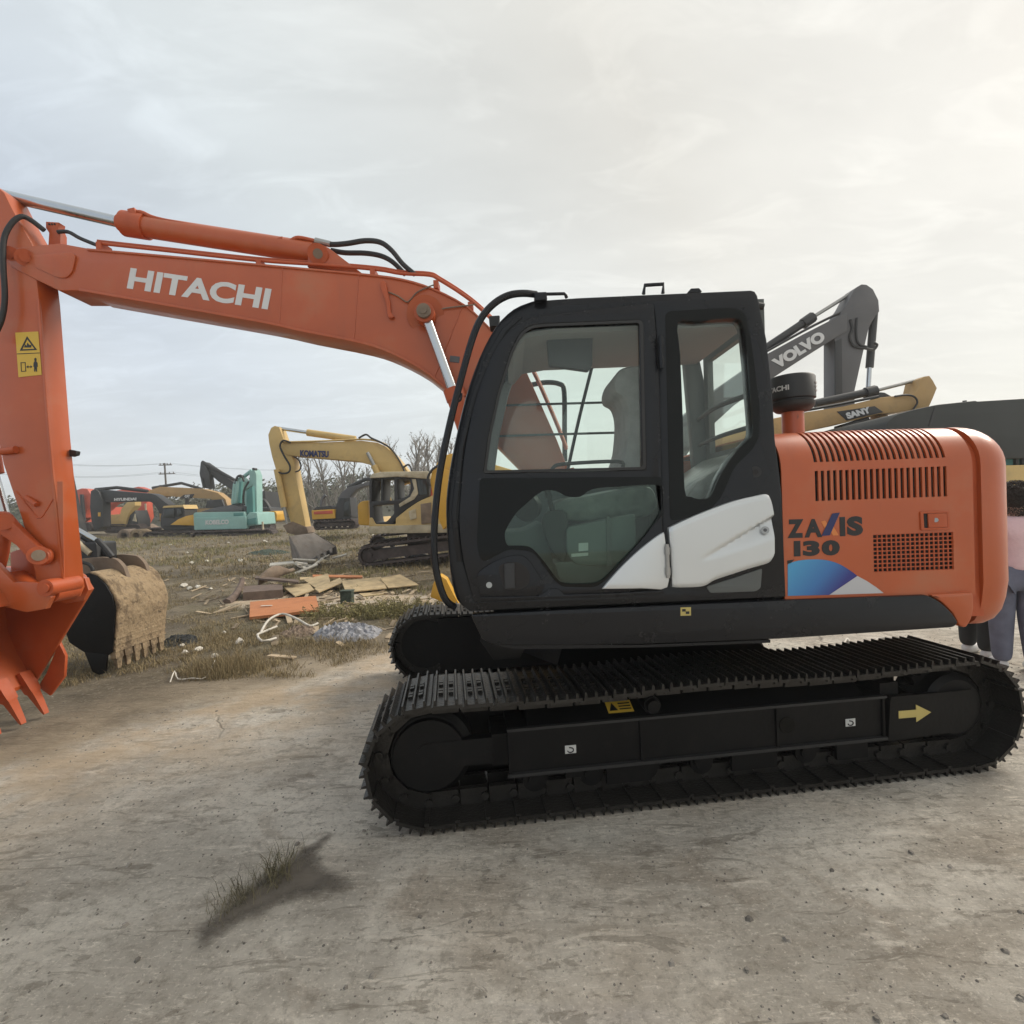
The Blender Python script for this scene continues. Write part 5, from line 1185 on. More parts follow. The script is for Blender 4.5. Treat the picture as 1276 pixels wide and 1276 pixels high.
ptube('hydraulic_hose', 'rubber', [(1068,396),(1067,415),(1070,428),(1080,432)], Y+.82, .03, t, 6, 4)
ptube('boom_pipe', 'charcoal', [(930,452),(1000,413),(1040,393),(1056,387)], Y+.9, .035, t, 6, 3)
bgtrack(t, 'track', (770,672), (960,664), 17, 17, Y-.2, .7); bgtrack(t, 'track', (770,668), (960,660), 14, 14, Y+2.4, .7)
Y = 10.0
t = thing('excavator', 'ochre excavator boom with a black name badge, low behind the orange hood', 'excavator', base(900, 720, Y), 'used excavators parked in the yard')
d = parts(t, Y, [
 ('boom', 'ochre', [(900,540),(960,522),(1003,513.7),(1053,506),(1098,495),(1128,492),(1143,494),(1145,503),(1135,511),(1115,514.5),(1095,516),(1053,527),(1003,537.5),(960,552),(900,590)], .6, .5),
 ('>badge', 'ink', [(1043,512.8),(1090,506),(1101,513.5),(1055.5,524)], .588, .02, None, .002),
 ('arm', 'ochre', [(1136,494),(1144,485),(1147,472,2),(1152,469),(1158.5,468),(1163,474),(1168,483.5),(1163,496),(1158,507),(1146,511),(1136,511)], .62, .42),
 ('arm_strut', 'ochre', [(1096,513),(1107,511),(1107,545),(1096,545)], .8, .3),
 ('shade_plate', 'charcoal', [(1050,529),(1083,519),(1094,540),(1050,540)], .7, .3),  # charcoal plate set below the boom
 ('body', 'ochre', rnd([(820,660),(825,618),(1000,610),(1010,660)], 6), .0, 2.4)])
text('badge_lettering', 'SANY', M['white'], (1056.5,522.3), (1086,514), (1053,514.8), Y+.583, d['boom'], .06, th=.006)
ptube('cylinder_rod', 'steel2', [(1153,471),(1089,487.5)], Y+.85, .035, t); ptube('arm_cylinder', 'charcoal', [(1090,487),(1015,503)], Y+.85, .085, t); ptube('gland', 'charcoal', [(1091,487),(1078,490)], Y+.85, .12, t)
parts(t, Y, [('cylinder_bracket', 'charcoal', [(1091,497),(1098,488.5),(1103,489),(1112,494)], .75, .2)])
ptube('hydraulic_hose', 'rubber', [(1115,494),(1130,492),(1140,495),(1143,502),(1138,510)], Y+.55, .02, t, 6, 4)
ptube('boom_pipe', 'charcoal', [(1000,512),(1050,503),(1095,494)], Y+.62, .03, t, 6, 2)
bgtrack(t, 'track', (830,705), (1000,698), 22, 22, Y-.1, .6); bgtrack(t, 'track', (830,700), (1000,692), 18, 18, Y+2.0, .6)
# big one at the right edge
Y = 8.6
t = thing('excavator', 'dark grey excavator upper body with a sloping hood and yellow side at the right edge', 'excavator', base(1330, 720, Y), 'used excavators parked in the yard')
d = parts(t, Y, [
 ('cab_body', 'duskgrey', rnd([(1104,536,3),(1106,526,4),(1117,516.5,6),(1140,510),(1169,504,4),(1216.6,499),(1218,500),(1276,496.5),(1400,492),(1430,500,8),(1432,566),(1244,572),(1150,575),(1106,556,3)], 2), .0, 2.2),
 ('>hatch_edge', 'charcoal', [(1165,506),(1168,505.5),(1160,530),(1157,531)], -.01, .02, None, .002),
 ('window_strip', 'tealdark', [(1248,571),(1430,566),(1430,579),(1248,580)], .15, 1.9),
 ('side_body', 'yellow', rnd([(1150,582),(1240,580,3),(1430,576,6),(1440,660),(1150,668)], 3), -.05, 2.5),
 ('deck', 'charcoal', [(1150,666),(1440,658),(1440,682),(1160,688)], .1, 2.2)])
for x in (1266, 1274, 1330): parts(t, Y, [('strip_post', 'charcoal', [(x,571),(x+4,571),(x+4,580),(x,580)], .1, .1)])
mb = MB(); c = P(1216,505,Y-.01); mb.cyl((c.x, Y+.2, c.z+.04), (c.x, Y+.2, c.z+.12), .03, 10); mk('hood_knob', mb.mesh(), M['charcoal'], t)
bgtrack(t, 'track', (1180,712), (1420,704), 24, 24, Y-.1, .6); bgtrack(t, 'track', (1180,708), (1420,700), 20, 20, Y+2.1, .6)

# excavator at the left whose black bucket stands on its teeth behind the orange arm
Y = 5.55
t = thing('excavator', 'black excavator behind the orange arm, its mud-caked bucket resting on its teeth', 'excavator', (P(-300,800,Y+2).x, Y+2, 0), 'used excavators parked in the yard')
side = [(112,714),(122,718),(133,728),(141,742),(145,760),(143.5,785),(141,812),(136,816),(108,813),(88,800),(78,770),(86,735),(100,716)]
bw = .80
bx_ = xz(side, Y)
mb = MB()
ba = [(q[0], q[1]) for q in bx_[0:7]]
nU = 24; dense = [(p.x, p.y) for p in cr([Vector(q) for q in ba], 6, False)]
v = []; f = []; ny = 26
rng = random.Random(3)
for i, (x, z) in enumerate(dense):
    for j in range(ny+1):
        y = Y+bw*j/ny; a = min(1, i/8)*sstep(0, 6, len(dense)-6-i) ; nn = noise.noise(Vector((x*7, y*7, z*7)))*.5+noise.noise(Vector((x*19, y*19, z*19)))*.3
        v.append((x+.035*a*max(-.1, nn+.2), y, z+.02*a*nn))
kk = ny+1
for i in range(len(dense)-1):
    for j in range(ny): f.append((i*kk+j, i*kk+j+1, (i+1)*kk+j+1, (i+1)*kk+j))
mb.add(v, f); bs = mk('bucket', mb.mesh(), M['mud'], t, ang=60)
so_ = bs.modifiers.new('thick', 'SOLIDIFY'); so_.thickness = .03; so_.offset = 0
for y in (Y-.02, Y+bw): mk('side_plate', slab(bx_, y, y+.03, bev=.004), M['under'], bs)
sl = [P(141,813,Y), P(143.5,770,Y)]
for z0, z1, o_ in ((0, .05, .018), (.16, .19, .012), (.30, .33, .012)):
    a = sl[0].lerp(sl[1], z0*1.2); b_ = sl[0].lerp(sl[1], z1*1.2+.02); mb = MB(); mb.box((a.x+.005, Y, a.z), (b_.x+o_+.01, Y+bw, b_.z)); mk('wear_strip', mb.mesh(), M['mud'], bs)
for k in range(6):
    y = Y+.06+(bw-.12)*k/5; a = P(139.5,810,Y); a.y = y; mb = MB(); rings = []
    for s_, wq, hq in ((0, .055, .03), (.45, .055, .03), (.5, .04, .024), (.95, .028, .012), (1, .02, .008)):
        c = a+Vector((.02*s_, 0, -.215*s_)); rings.append([c+Vector((hq,-wq,0)), c+Vector((hq,wq,0)), c+Vector((-hq,wq,0)), c+Vector((-hq,-wq,0))])
    mb.loft(rings); mk('tooth', mb.mesh(), M['mud'], bs)
mk('side_cutter', slab(xz([(108,812),(136,815),(134,838),(126,840),(118,836)], Y), Y-.03, Y-.005, bev=.003), M['under'], bs)
mk('bucket_ear', slab(xz(rnd([(104,718),(112,700),(126,693),(150,691),(168,693),(177,702),(184,722),(176,724),(168,712),(150,708),(128,716)], 4), Y+.6), Y+.30, Y+.36, bev=.006), M['rust'], bs)
mk('bucket_ear', slab(xz(rnd([(104,718),(112,700),(126,693),(150,691),(168,693),(177,702),(184,722),(176,724),(168,712),(150,708),(128,716)], 4), Y+.6), Y+.64, Y+.70, bev=.006), M['rust'], bs)
ptube('link_rod', 'charcoal', [(105,668),(126,682),(138,694)], Y+.45, .045, t, 10); ptube('cylinder_rod', 'steel', [(96,660),(121,674)], Y+.42, .030, t, 12)
ptube('rocker', 'charcoal', [(121,672),(132,684),(140,694)], Y+.3, .03, t, 8); ptube('bucket_link', 'creamy', [(94,674),(113,690)], Y+.35, .035, t, 8)
prism('linkage_block', M['charcoal'], rnd([(100,676),(120,676),(122,700),(112,716),(98,712)], 3), Y+.35, Y+.65, t, bev=.01)
tube('hydraulic_hose', M['rubber'], [(100,700),(112,704),(116,712),(112,716)], Y+.2, .02, t)
ar = prism('arm', M['charcoal'], [(90,706),(100,702),(80,640),(50,500),(10,320),(-20,310),(-10,420),(40,600)], Y+.35, Y+.65, t, bev=.01, ytrace=Y+.4)
prism('boom', M['charcoal'], [(10,320),(-10,300),(-200,330),(-420,470),(-520,640),(-480,650),(-380,520),(-190,390),(-20,345)], Y+.72, Y+1.05, t, bev=.01, ytrace=Y+.8)
prism('body', M['charcoal'], rnd([(-760,700),(-760,560),(-500,560),(-470,600),(-440,700)], 10), Y-.2, Y+2.2, t, bev=.02); prism('cab', M['charcoal'], rnd([(-560,690),(-560,470),(-440,460),(-410,690)], 10), Y-.3, Y+.5, t, bev=.02)
bgtrack(t, 'track', (-720,800), (-400,790), 42, 42, Y-.3, .5); bgtrack(t, 'track', (-720,780), (-400,770), 36, 36, Y+1.7, .5)
# ------------------------------------------------------------------ field: grass, weeds, trees, hill
def edge_e(x, y): return y-1.1*x
def on_field(x, y):
    n = (noise.noise(Vector((x*.8, y*.8, 5)))*.9+noise.noise(Vector((x*2.3, y*2.3, 9)))*.5)
    if edge_e(x, y)+n < 7.6: return False
    if abs(x+3.1+n*.5) < 2.2 and abs(y+.35*x-8.4) < .85: return False
    return x < 2.5
def blades(name, mat_, spots, seed, hmin, hmax, wd, lean, per):
    rg = np.random.default_rng(seed); v = []; f = []
    for (x, y, s) in spots:
        z = gz(x, y)-.01
        for _ in range(per):
            a = rg.uniform(0, 2*PI); r = rg.uniform(0, .10)*s; h = rg.uniform(hmin, hmax)*s; w_ = wd*rg.uniform(.6, 1.3)*s
            bx0, by0 = x+r*math.cos(a), y+r*math.sin(a); l = rg.uniform(.2, 1)*lean*h; b = rg.uniform(0, 2*PI)
            dx_, dy_ = math.cos(b)*l, math.sin(b)*l; px_, py_ = -math.sin(a)*w_, math.cos(a)*w_; k = len(v)
            v += [(bx0-px_, by0-py_, z), (bx0+px_, by0+py_, z), (bx0+dx_*.4+px_*.7, by0+dy_*.4+py_*.7, z+h*.65), (bx0+dx_*.4-px_*.7, by0+dy_*.4-py_*.7, z+h*.65), (bx0+dx_, by0+dy_, z+h*(1-.3*lean*rg.uniform(0, 1)))]
            f += [(k, k+1, k+2, k+3), (k+3, k+2, k+4)]
    me = bpy.data.meshes.new('b'); me.from_pydata(v, [], f); me.update()
    return mk(name, me, mat_, None, smooth=False)
rg = np.random.default_rng(11)
near = []; far = []; green = []
while len(near) < 9000:
    y = 5.2+rg.random()**1.3*9.5; x = rg.uniform(-1.05*y, .15*y)
    if on_field(x, y) and noise.noise(Vector((x*1.1, y*1.1, 2)))+.35*noise.noise(Vector((x*4, y*4, 7))) > -.12: near.append((x, y, rg.uniform(.6, 1.2)))
while len(far) < 6500:
    y = 14+rg.random()**1.2*26; x = rg.uniform(-1.02*y, .12*y)
    if noise.noise(Vector((x*.5, y*.5, 4))) > -.25: far.append((x, y, rg.uniform(.7, 1.3)))
while len(green) < 2600:
    y = 8+rg.random()*28; x = rg.uniform(-1.02*y, .12*y)
    if on_field(x, y) and noise.noise(Vector((x*.35, y*.35, 14))) > .12: green.append((x, y, rg.uniform(.7, 1.3)*(1+.02*y)))
g1 = blades('dry_grass', M['grass'], near, 1, .025, .10, .0026, 1.3, 9); g1['kind'] = 'stuff'
g2 = blades('dry_grass', M['grass'], far, 2, .05, .17, .009, 1.1, 6); g2['kind'] = 'stuff'
g3 = blades('green_grass', M['grassg'], green, 3, .04, .13, .006, .9, 8); g3['kind'] = 'stuff'
for g_, lb in ((g1, 'short dry grass over the near part of the field'), (g2, 'tall dry grass over the far part of the field'), (g3, 'greener grass patches in the field')): tag(g_, lb, 'grass', None, 'stuff')
def weed(name, label, px, py, n, rad, hmin, hmax, wd, lean, m, seed, el=1.0):
    c = GT(px, py); r_ = np.random.default_rng(seed); sp = []
    for _ in range(n):
        a = r_.uniform(0, 2*PI); q = rad*math.sqrt(r_.random()); sp.append((c.x+q*math.cos(a)*el, c.y+q*math.sin(a)*.7, r_.uniform(.6, 1.15)*(1-.5*q/rad)))
    o = blades(name, M[m], sp, seed, hmin, hmax, wd, lean, 9)
    if m == 'grassg':                      # leafy stalks among the blades
        v = []; f = []
        for (x, y, s) in sp[::2]:
            hh = r_.uniform(.12, hmax*1.15)*s; z0 = gz(x, y); tx, ty = r_.uniform(-.1, .1), r_.uniform(-.1, .1)
            for k in range(16):
                u = r_.uniform(.2, 1); b = Vector((x+tx*u, y+ty*u, z0+hh*u)); d = Vector((r_.normal(), r_.normal(), r_.normal()*.6)).normalized(); e = d.orthogonal().normalized()*r_.uniform(.006, .013); L_ = r_.uniform(.03, .065); q = len(v)
                v += [b[:], (b+d*L_*.5+e)[:], (b+d*L_)[:], (b+d*L_*.5-e)[:]]; f.append((q, q+1, q+2, q+3))
        me = bpy.data.meshes.new('l'); me.from_pydata(v, [], f); me.update(); mk('leaves', me, M['weedleaf'], o, smooth=False)
    return tag(o, label, 'weeds')
weed('dry_weed', 'straw-coloured clump of dry grass standing at the edge of the dirt near the thin twig', 282, 838, 260, .42, .14, .34, .0028, .55, 'grass', 5)
weed('green_weed', 'yellow-green weeds growing thickly beside the front of the far track', 497, 766, 260, .72, .08, .40, .0045, 1.0, 'grassg', 6, 1.2)
weed('green_weed', 'sparse dull green weeds behind the grey plastic heap', 440, 768, 170, .66, .06, .30, .0045, 1.0, 'grassg', 7, 1.2)
weed('dry_weed', 'dry low weeds between the orange board and the grey plastic heap', 408, 803, 160, .5, .06, .2, .003, .9, 'grass', 8, 1.2)
weed('dry_weed', 'scrubby dry weeds at the left of the bent white pipe', 250, 800, 220, .8, .06, .2, .003, .9, 'grass', 18, 1.3)
# tuft in the concrete joint, with damp soil round it
def soil(px, name):
    # a thin sheet of washed-in earth over the joint, feathering out at its rim
    c = [G(*p) for p in px]; pl = [(p.x, p.y) for p in cr([Vector((p.x, p.y)) for p in c], 4)]; n = len(pl)
    x0, x1 = min(p[0] for p in pl)-.15, max(p[0] for p in pl)+.15; y0, y1 = min(p[1] for p in pl)-.15, max(p[1] for p in pl)+.15; st = .016
    A = np.array(pl); Bq = np.roll(A, -1, 0); nx, ny = int((x1-x0)/st)+1, int((y1-y0)/st)+1; vv = []; val = []; ff = []
    for i in range(nx):
        for j in range(ny):
            q = np.array((x0+i*st, y0+j*st)); ab = Bq-A; t_ = np.clip(((q-A)*ab).sum(1)/np.maximum(1e-9, (ab*ab).sum(1)), 0, 1); d = np.sqrt((((A+ab*t_[:, None])-q)**2).sum(1)).min()
            ins = ((A[:, 1] > q[1]) != (Bq[:, 1] > q[1])) & (q[0] < (Bq[:, 0]-A[:, 0])*(q[1]-A[:, 1])/(Bq[:, 1]-A[:, 1]+1e-12)+A[:, 0]); d = d if ins.sum() % 2 else -d
            val.append(min(1, max(0, .5+d/.16))); vv.append((q[0], q[1], gz(*q)+.004+.012*max(0, min(1, d/.08))*(.5+noise.noise(Vector((q[0]*14, q[1]*14, 2))))))
    for i in range(nx-1):
        for j in range(ny-1):
            k = i*ny+j
            if max(val[k], val[k+1], val[k+ny], val[k+ny+1]) > 0.02: ff.append((k, k+ny, k+ny+1, k+1))
    me = bpy.data.meshes.new('s'); me.from_pydata(vv, [], ff); at = me.attributes.new('fade', 'FLOAT', 'POINT'); at.data.foreach_set('value', val); me.update()
    ms = M['soil']; t = ms.node_tree; nn_ = t.nodes; l = t.links
    a = nn_.new('ShaderNodeAttribute'); a.attribute_name = 'fade'; g = nn_.new('ShaderNodeNewGeometry'); z = nn_.new('ShaderNodeTexNoise'); z.inputs['Scale'].default_value = 11; z.inputs['Detail'].default_value = 9; z.inputs['Roughness'].default_value = .7; l.new(g.outputs['Position'], z.inputs['Vector'])
    s_ = nn_.new('ShaderNodeMath'); s_.operation = 'ADD'; l.new(a.outputs['Fac'], s_.inputs[0]); l.new(z.outputs[0], s_.inputs[1])
    r = nn_.new('ShaderNodeMapRange'); r.inputs[1].default_value = .86; r.inputs[2].default_value = 1.45; r.inputs[4].default_value = 1.0; l.new(s_.outputs[0], r.inputs[0])
    tr = nn_.new('ShaderNodeBsdfTransparent'); mx = nn_.new('ShaderNodeMixShader'); l.new(r.outputs[0], mx.inputs[0]); l.new(tr.outputs[0], mx.inputs[1]); l.new(nn_['Principled BSDF'].outputs[0], mx.inputs[2]); l.new(mx.outputs[0], nn_['Material Output'].inputs[0])
    o = mk(name, me, ms, None, smooth=True, ang=180); o['kind'] = 'structure'; return o
soil([(243,1178),(246,1160),(262,1146),(290,1125),(320,1100),(360,1072),(392,1050),(408,1040),(411,1046),(398,1060),(402,1078),(425,1092),(440,1100),(415,1112),(370,1122),(330,1135),(290,1155),(262,1172),(250,1186)], 'soil_strip')
M['tuft'] = mat('olive_tuft_blades', (.15, .13, .075), .9, 0, .2, 8, island=.55)
sp = []; r_ = np.random.default_rng(4)
for k in range(60):
    t_ = r_.random(); q = G(268+90*t_+r_.uniform(-8, 8), 1140-58*t_+r_.uniform(-9, 9)); sp.append((q.x, q.y, r_.uniform(.5, 1.0)*(1.25 if t_ > .6 else .85)))
tag(blades('grass_tuft', M['tuft'], sp, 9, .03, .15, .0017, 1.1, 9), 'small dry grass tuft growing from the damp soil strip in the foreground concrete', 'grass tuft')
# pebbles and crumbs
v = []; f = []
def pebble(x, y, r, z=None):
    k = len(v); z = gz(x, y) if z is None else z; a0 = rg.uniform(0, 6)
    for i in range(5): a = a0+2*PI*i/5; rr = r*rg.uniform(.7, 1.2); v.append((x+rr*math.cos(a), y+rr*math.sin(a), z-.001))
    for i in range(5): a = a0+.3+2*PI*i/5; rr = r*rg.uniform(.4, .7); v.append((x+rr*math.cos(a), y+rr*math.sin(a), z+r*rg.uniform(.35, .7)))
    f.append([k+5+i for i in range(5)]); f.extend([(k+i, k+(i+1) % 5, k+5+(i+1) % 5, k+5+i) for i in range(5)])
for _ in range(5200):
    y = 1.2+rg.random()**1.6*9; x = rg.uniform(-1.1*y-1, 1.1*y+1); pebble(x, y, rg.uniform(.0015, .006)*(1+.12*y))
for _ in range(160):
    y = 1.6+rg.random()**1.3*8; x = rg.uniform(-1.1*y-1, 1.1*y+1); pebble(x, y, rg.uniform(.008, .018))
me = bpy.data.meshes.new('p'); me.from_pydata(v, [], f); me.update(); tag(mk('gravel', me, M['stone'], None, smooth=False), 'loose grit and pebbles scattered over the concrete and earth', 'gravel', None, 'stuff')

# ---- debris
def board(name, m, corners, th, label, cat, group=None, lift=0.0, tilt=None):
    top = [GT(*c) for c in corners]; tilt = tilt or [0]*len(top)
    z = [p.z+lift+t_ for p, t_ in zip(top, tilt)]
    mb = MB(); mb.loft([[(p.x, p.y, q) for p, q in zip(top, z)], [(p.x, p.y, q+th) for p, q in zip(top, z)]])
    return tag(mk(name, mb.mesh(), M[m], None, smooth=False), label, cat, group)
ob = board('board', 'ply2', [(311,774),(398,766),(394,750),(312,757)], .045, 'orange board with a slot lying on the pale pad below the plywood pile', 'board', lift=.02, tilt=[0,.02,.05,.04])
c = GT(333,762); mb = MB(); mb.box((c.x-.10, c.y-.03, c.z+.10), (c.x+.09, c.y+.02, c.z+.104)); mk('slot', mb.mesh(), M['rubble'], ob)
B = [('plywood_sheet', 'ply', [(431,742),(482,738),(475,728),(426,732)], .02, 'largest pale plywood sheet lying flat in the middle of the pile', .05, [.0,.02,.10,.08]),
 ('plywood_sheet', 'ply', [(394,739),(412,734),(409,726.5),(379,731)], .02, 'plywood sheet tilted up at the middle of the pile, left of the largest', .09, [0,.05,.12,.05]),
 ('plywood_sheet', 'ply', [(368,747),(392,741),(385,734.5),(352,736.5)], .02, 'plywood sheet at the left end of the pile, over the dark beam', .05, [0,.03,.07,.04]),
 ('plywood_sheet', 'ply', [(453,744),(483,741),(482,738),(447,740.5)], .018, 'narrow plywood strip in front of the largest sheet', .0, None),
 ('plywood_sheet', 'ply', [(484,737),(522,733),(499,726.5),(474,730.5)], .018, 'curled plywood sheet at the right end of the pile', .06, [0,.0,.12,.1]),
 ('plank', 'ply', [(374,729),(440,726),(438,723.5),(374,726)], .03, 'long thin plank along the back of the pile', .10, None),
 ('plank', 'ply2', [(390,727),(452,728),(452,725.5),(390,724)], .03, 'reddish plank lying across the back of the pile', .13, None),
 ('plank', 'ply', [(398,745),(428,733),(424,729),(392,742)], .02, 'short plank slanting across the middle of the pile', .10, [0,.02,.05,.02]),
 ('plank', 'wood', [(318,733),(372,739),(373,736),(320,730)], .04, 'grey plank resting on the dark beam', .20, None),
 ('plank', 'rubble', [(336,716),(367,712),(366,709),(337,712)], .03, 'pale plank behind the brown log', .22, None)]
for nm, m, cs, th_, lb, lf, tl in B: board(nm, m, cs, th_, lb, 'board' if nm == 'plank' else 'plywood', 'boards in the pile on the pad', lf, tl)
board('timber_beam', 'wood', [(303,749),(353,745),(352,737),(304,740)], .17, 'thick dark timber beam at the left end of the board pile', 'beam')
a, b_ = GT(322,733), GT(366,724); mb = MB(); pr = []
for k in range(9):
    t_ = k/8; c = a.lerp(b_, t_); r = .05+.13*math.sin(PI*min(1, t_*1.0+.12)); pr.append([(c.x-.05*math.cos(q), c.y+r*.8*math.cos(q), c.z+.06+r*.9+r*.9*math.sin(q)+.18*t_) for q in np.linspace(0, 2*PI, 10, endpoint=False)])
mb.loft(pr); tag(mk('rusty_shell', mb.mesh(), M['rust'], None), 'rust-brown curved scrap piece behind the dark timber beam', 'scrap metal')
a = GT(282,752); mb = MB(); mb.tube([a, GT(292,748)+Vector((0,0,.06)), GT(300,744)+Vector((0,0,.22)), GT(303,741)+Vector((0,0,.34))], [.09, .05], 8); tag(mk('driftwood', mb.mesh(), M['wood'], None), 'gnarled brown stump of wood at the far left of the board pile', 'wood')
r_ = random.Random(8); c0, c1 = GT(370,717), GT(416,703)
q0 = None
for k in range(13):
    t_ = r_.random(); c = c0.lerp(c1, t_); L_ = r_.uniform(.25, .65); w_ = r_.uniform(.06, .16)
    if q0 is None:
        mb = MB(); mb.box((-.5, -.5, -.02), (.5, .5, .02)); me = mb.mesh()
        q0 = mk('pale_offcut', me, M['rubble'], None, smooth=False); tag(q0, 'broken pale board tossed on the heap in front of the grey bucket', 'offcut', 'pale broken boards heaped by the grey bucket'); o = q0
    else:
        o = q0.copy(); COL.objects.link(o)
    o.location = (c.x+r_.uniform(-.25, .25), c.y+r_.uniform(-.3, .3), c.z+r_.uniform(.05, .3)); o.scale = (L_, w_, 1); o.rotation_euler = (r_.uniform(-.6, .6), r_.uniform(-.5, .5), r_.uniform(-.3, 1.3))
# heaps of crumpled sheet and dark net
def heap(name, m, px, py, rx, ry, h, label, cat, seed, amp=.35, n=40):
    c = GT(px, py); v = []; f = []
    for i in range(n+1):
        for j in range(n+1):
            u, w_ = i/n*2-1, j/n*2-1; rr = math.hypot(u, w_); b = max(0, 1-rr*rr)
            e = noise.noise(Vector((u*3, w_*3, seed)))*.6+noise.noise(Vector((u*9, w_*9, seed+3)))*.5+abs(noise.noise(Vector((u*18, w_*18, seed+8))))*.5
            x, y = c.x+u*rx*(1+.15*noise.noise(Vector((w_*2, u*2, seed)))), c.y+w_*ry; v.append((x, y, gz(x, y)-.03+h*b*(1+amp*e*1.5)+.02*e*(b > 0)))
    for i in range(n):
        for j in range(n): f.append((i*(n+1)+j, (i+1)*(n+1)+j, (i+1)*(n+1)+j+1, i*(n+1)+j+1))
    me = bpy.data.meshes.new('h'); me.from_pydata(v, [], f); me.update(); return tag(mk(name, me, M[m], None, ang=30), label, cat)
heap('plastic_heap', 'trash', 432, 792, .50, .42, .16, 'heap of crumpled grey-blue plastic sheet beside the far track', 'rubbish heap', 1, .5)
heap('earth_clod', 'rust', 372, 790, .28, .25, .12, 'low clod of brown earth inside the loop of the bent white pipe', 'earth clod', 5)
heap('dark_rag', 'blackcloth', 222, 800, .33, .3, .10, 'dark crumpled sheet lying in the dry grass right of the mud-caked bucket', 'rag', 9)
heap('plastic_heap', 'trash', 520, 694, .5, .4, .14, 'small pale plastic scraps beside the track of the faded yellow excavator', 'rubbish heap', 12)
heap('net_heap', 'net', 335, 690, .9, .6, .16, 'dark green netting lying left of the grey bucket', 'netting', 21)
mb = MB(); z = Vector((0, 0, .05))
mb.tube([GT(325,793)+Vector((0,0,.05)), GT(335,783)+Vector((0,0,.12)), GT(352,778)+Vector((0,0,.16)), GT(370,782)+Vector((0,0,.13)), GT(386,785)+Vector((0,0,.06)), GT(396,781)+Vector((0,0,.05))], .016, 8)
mb2 = mb; tag(mk('bent_pipe', mb2.mesh(), M['rubble'], None), 'long bent white pipe arching over the brown clod', 'pipe')
mb = MB(); mb.tube([GT(345,785)+z, GT(326,793)+z, GT(321,797)+z*1.2, GT(327,804)+z, GT(344,800)+z], .015, 8, 0, 2); tag(mk('bent_pipe', mb.mesh(), M['rubble'], None), 'short white pipe bent into a hook left of the brown clod', 'pipe')
mb = MB(); mb.tube([GT(212,852)+z*.3, GT(218,842)+z, GT(222,848)+z*.3, GT(240,848)+z*.5, GT(256,846)+z*.3, GT(268,832)+z*1.6], .006, 6, 0, 3); tag(mk('twig', mb.mesh(), M['rubble'], None), 'thin bent dry twig lying on the dirt before the straw-coloured clump', 'twig')
mb = MB(); c = GT(433,752); mb.box((c.x-.10, c.y-.08, c.z), (c.x+.10, c.y+.08, c.z+.22)); mb.box((c.x-.11, c.y-.09, c.z+.22), (c.x+.11, c.y+.09, c.z+.24)); tag(mk('old_can', mb.mesh(), M['net'], None), 'old dark green can standing in the weeds by the plywood', 'can')
# litter: white scraps in the grass
mb = MB(); ring = [(.05*math.cos(t)*(1+.3*math.sin(3*t)), .04*math.sin(t), .02+.015*math.sin(2*t)) for t in np.linspace(0, 2*PI, 9, endpoint=False)]
mb.loft([[(x*.6, y*.6, 0) for x, y, z in ring], ring, [(x*.4, y*.5, z+.02) for x, y, z in ring]]); l0 = mk('litter_scrap', mb.mesh(), M['rubble'], None); tag(l0, 'small white scrap of litter lying in the dry grass', 'litter', 'white scraps of litter in the field')
spots = [(233,690),(238,703),(285,678),(266,682),(214,800),(226,806),(231,815),(279,790),(236,735),(247,733),(228,732),(299,802),(262,735),(205,745),(213,660+20),(186,790),(246,812),(412,690),(300,700),(258,700),(465,668),(330,668+8),(350,735+30),(268,820),(196,760),(470,700),(490,702)]
for k, (a, b_) in enumerate(spots):
    o = l0 if k == 0 else l0.copy()
    if k: COL.objects.link(o)
    p = GT(a, b_); s = random.uniform(.6, 1.4)*(.7+.05*p.y); o.location = (p.x, p.y, p.z+.005); o.scale = (s, s, s); o.rotation_euler = (0, 0, random.uniform(0, 6))

# ---- trees, hedge, hill, pole
def hill():
    v = []; f = []; n = 90
    for i in range(n+1):
        x = -150+165*i/n
        hgt = 5.4+1.5*noise.noise(Vector((x*.05, 0, 3)))+3.0*math.exp(-((x+26)/16)**2)+1.1*math.exp(-((x+62)/20)**2)
        for j in range(9):
            t_ = j/8; v.append((x, 78+46*t_, hgt*math.sin(PI*min(1, t_*1.0))*.8))
    for i in range(n):
        for j in range(8): f.append((i*9+j, (i+1)*9+j, (i+1)*9+j+1, i*9+j+1))
    me = bpy.data.meshes.new('h'); me.from_pydata(v, [], f); me.update(); o = mk('hill', me, mat('hill_earth', (.08, .08, .055), .95, 0, .3, .3), None); o['kind'] = 'structure'
hill()
def leaves(v, f, c, r, n, s, rg):
    for _ in range(n):
        d = Vector((rg.normal(), rg.normal(), rg.normal())).normalized()*r*rg.random()**.45; p = c+d; a = Vector((rg.normal(), rg.normal(), rg.normal())).normalized(); b = a.orthogonal().normalized(); q = a.cross(b); k = len(v); ss = s*rg.uniform(.6, 1.4)
        v += [(p+b*ss)[:], (p+q*ss*.6)[:], (p-b*ss)[:], (p-q*ss*.6)[:]]; f.append((k, k+1, k+2, k+3))
rg = np.random.default_rng(21); v = []; f = []
for _ in range(900):
    x = rg.uniform(-110, 12); y = rg.uniform(66, 96); top = 4.9+1.5*noise.noise(Vector((x*.08, y*.08, 0)))+3.0*math.exp(-((x+26)/15)**2)+1.0*math.exp(-((x+62)/22)**2)
    h = top*rg.uniform(.35, 1.05); leaves(v, f, Vector((x, y, h*.8)), rg.uniform(.9, 1.9), 46, .24, rg)
me = bpy.data.meshes.new('w'); me.from_pydata(v, [], f); me.update(); tag(mk('woodland', me, M['leaf'], None, smooth=False), 'low dark scrub and woodland closing the field behind the machines', 'woodland', None, 'stuff')
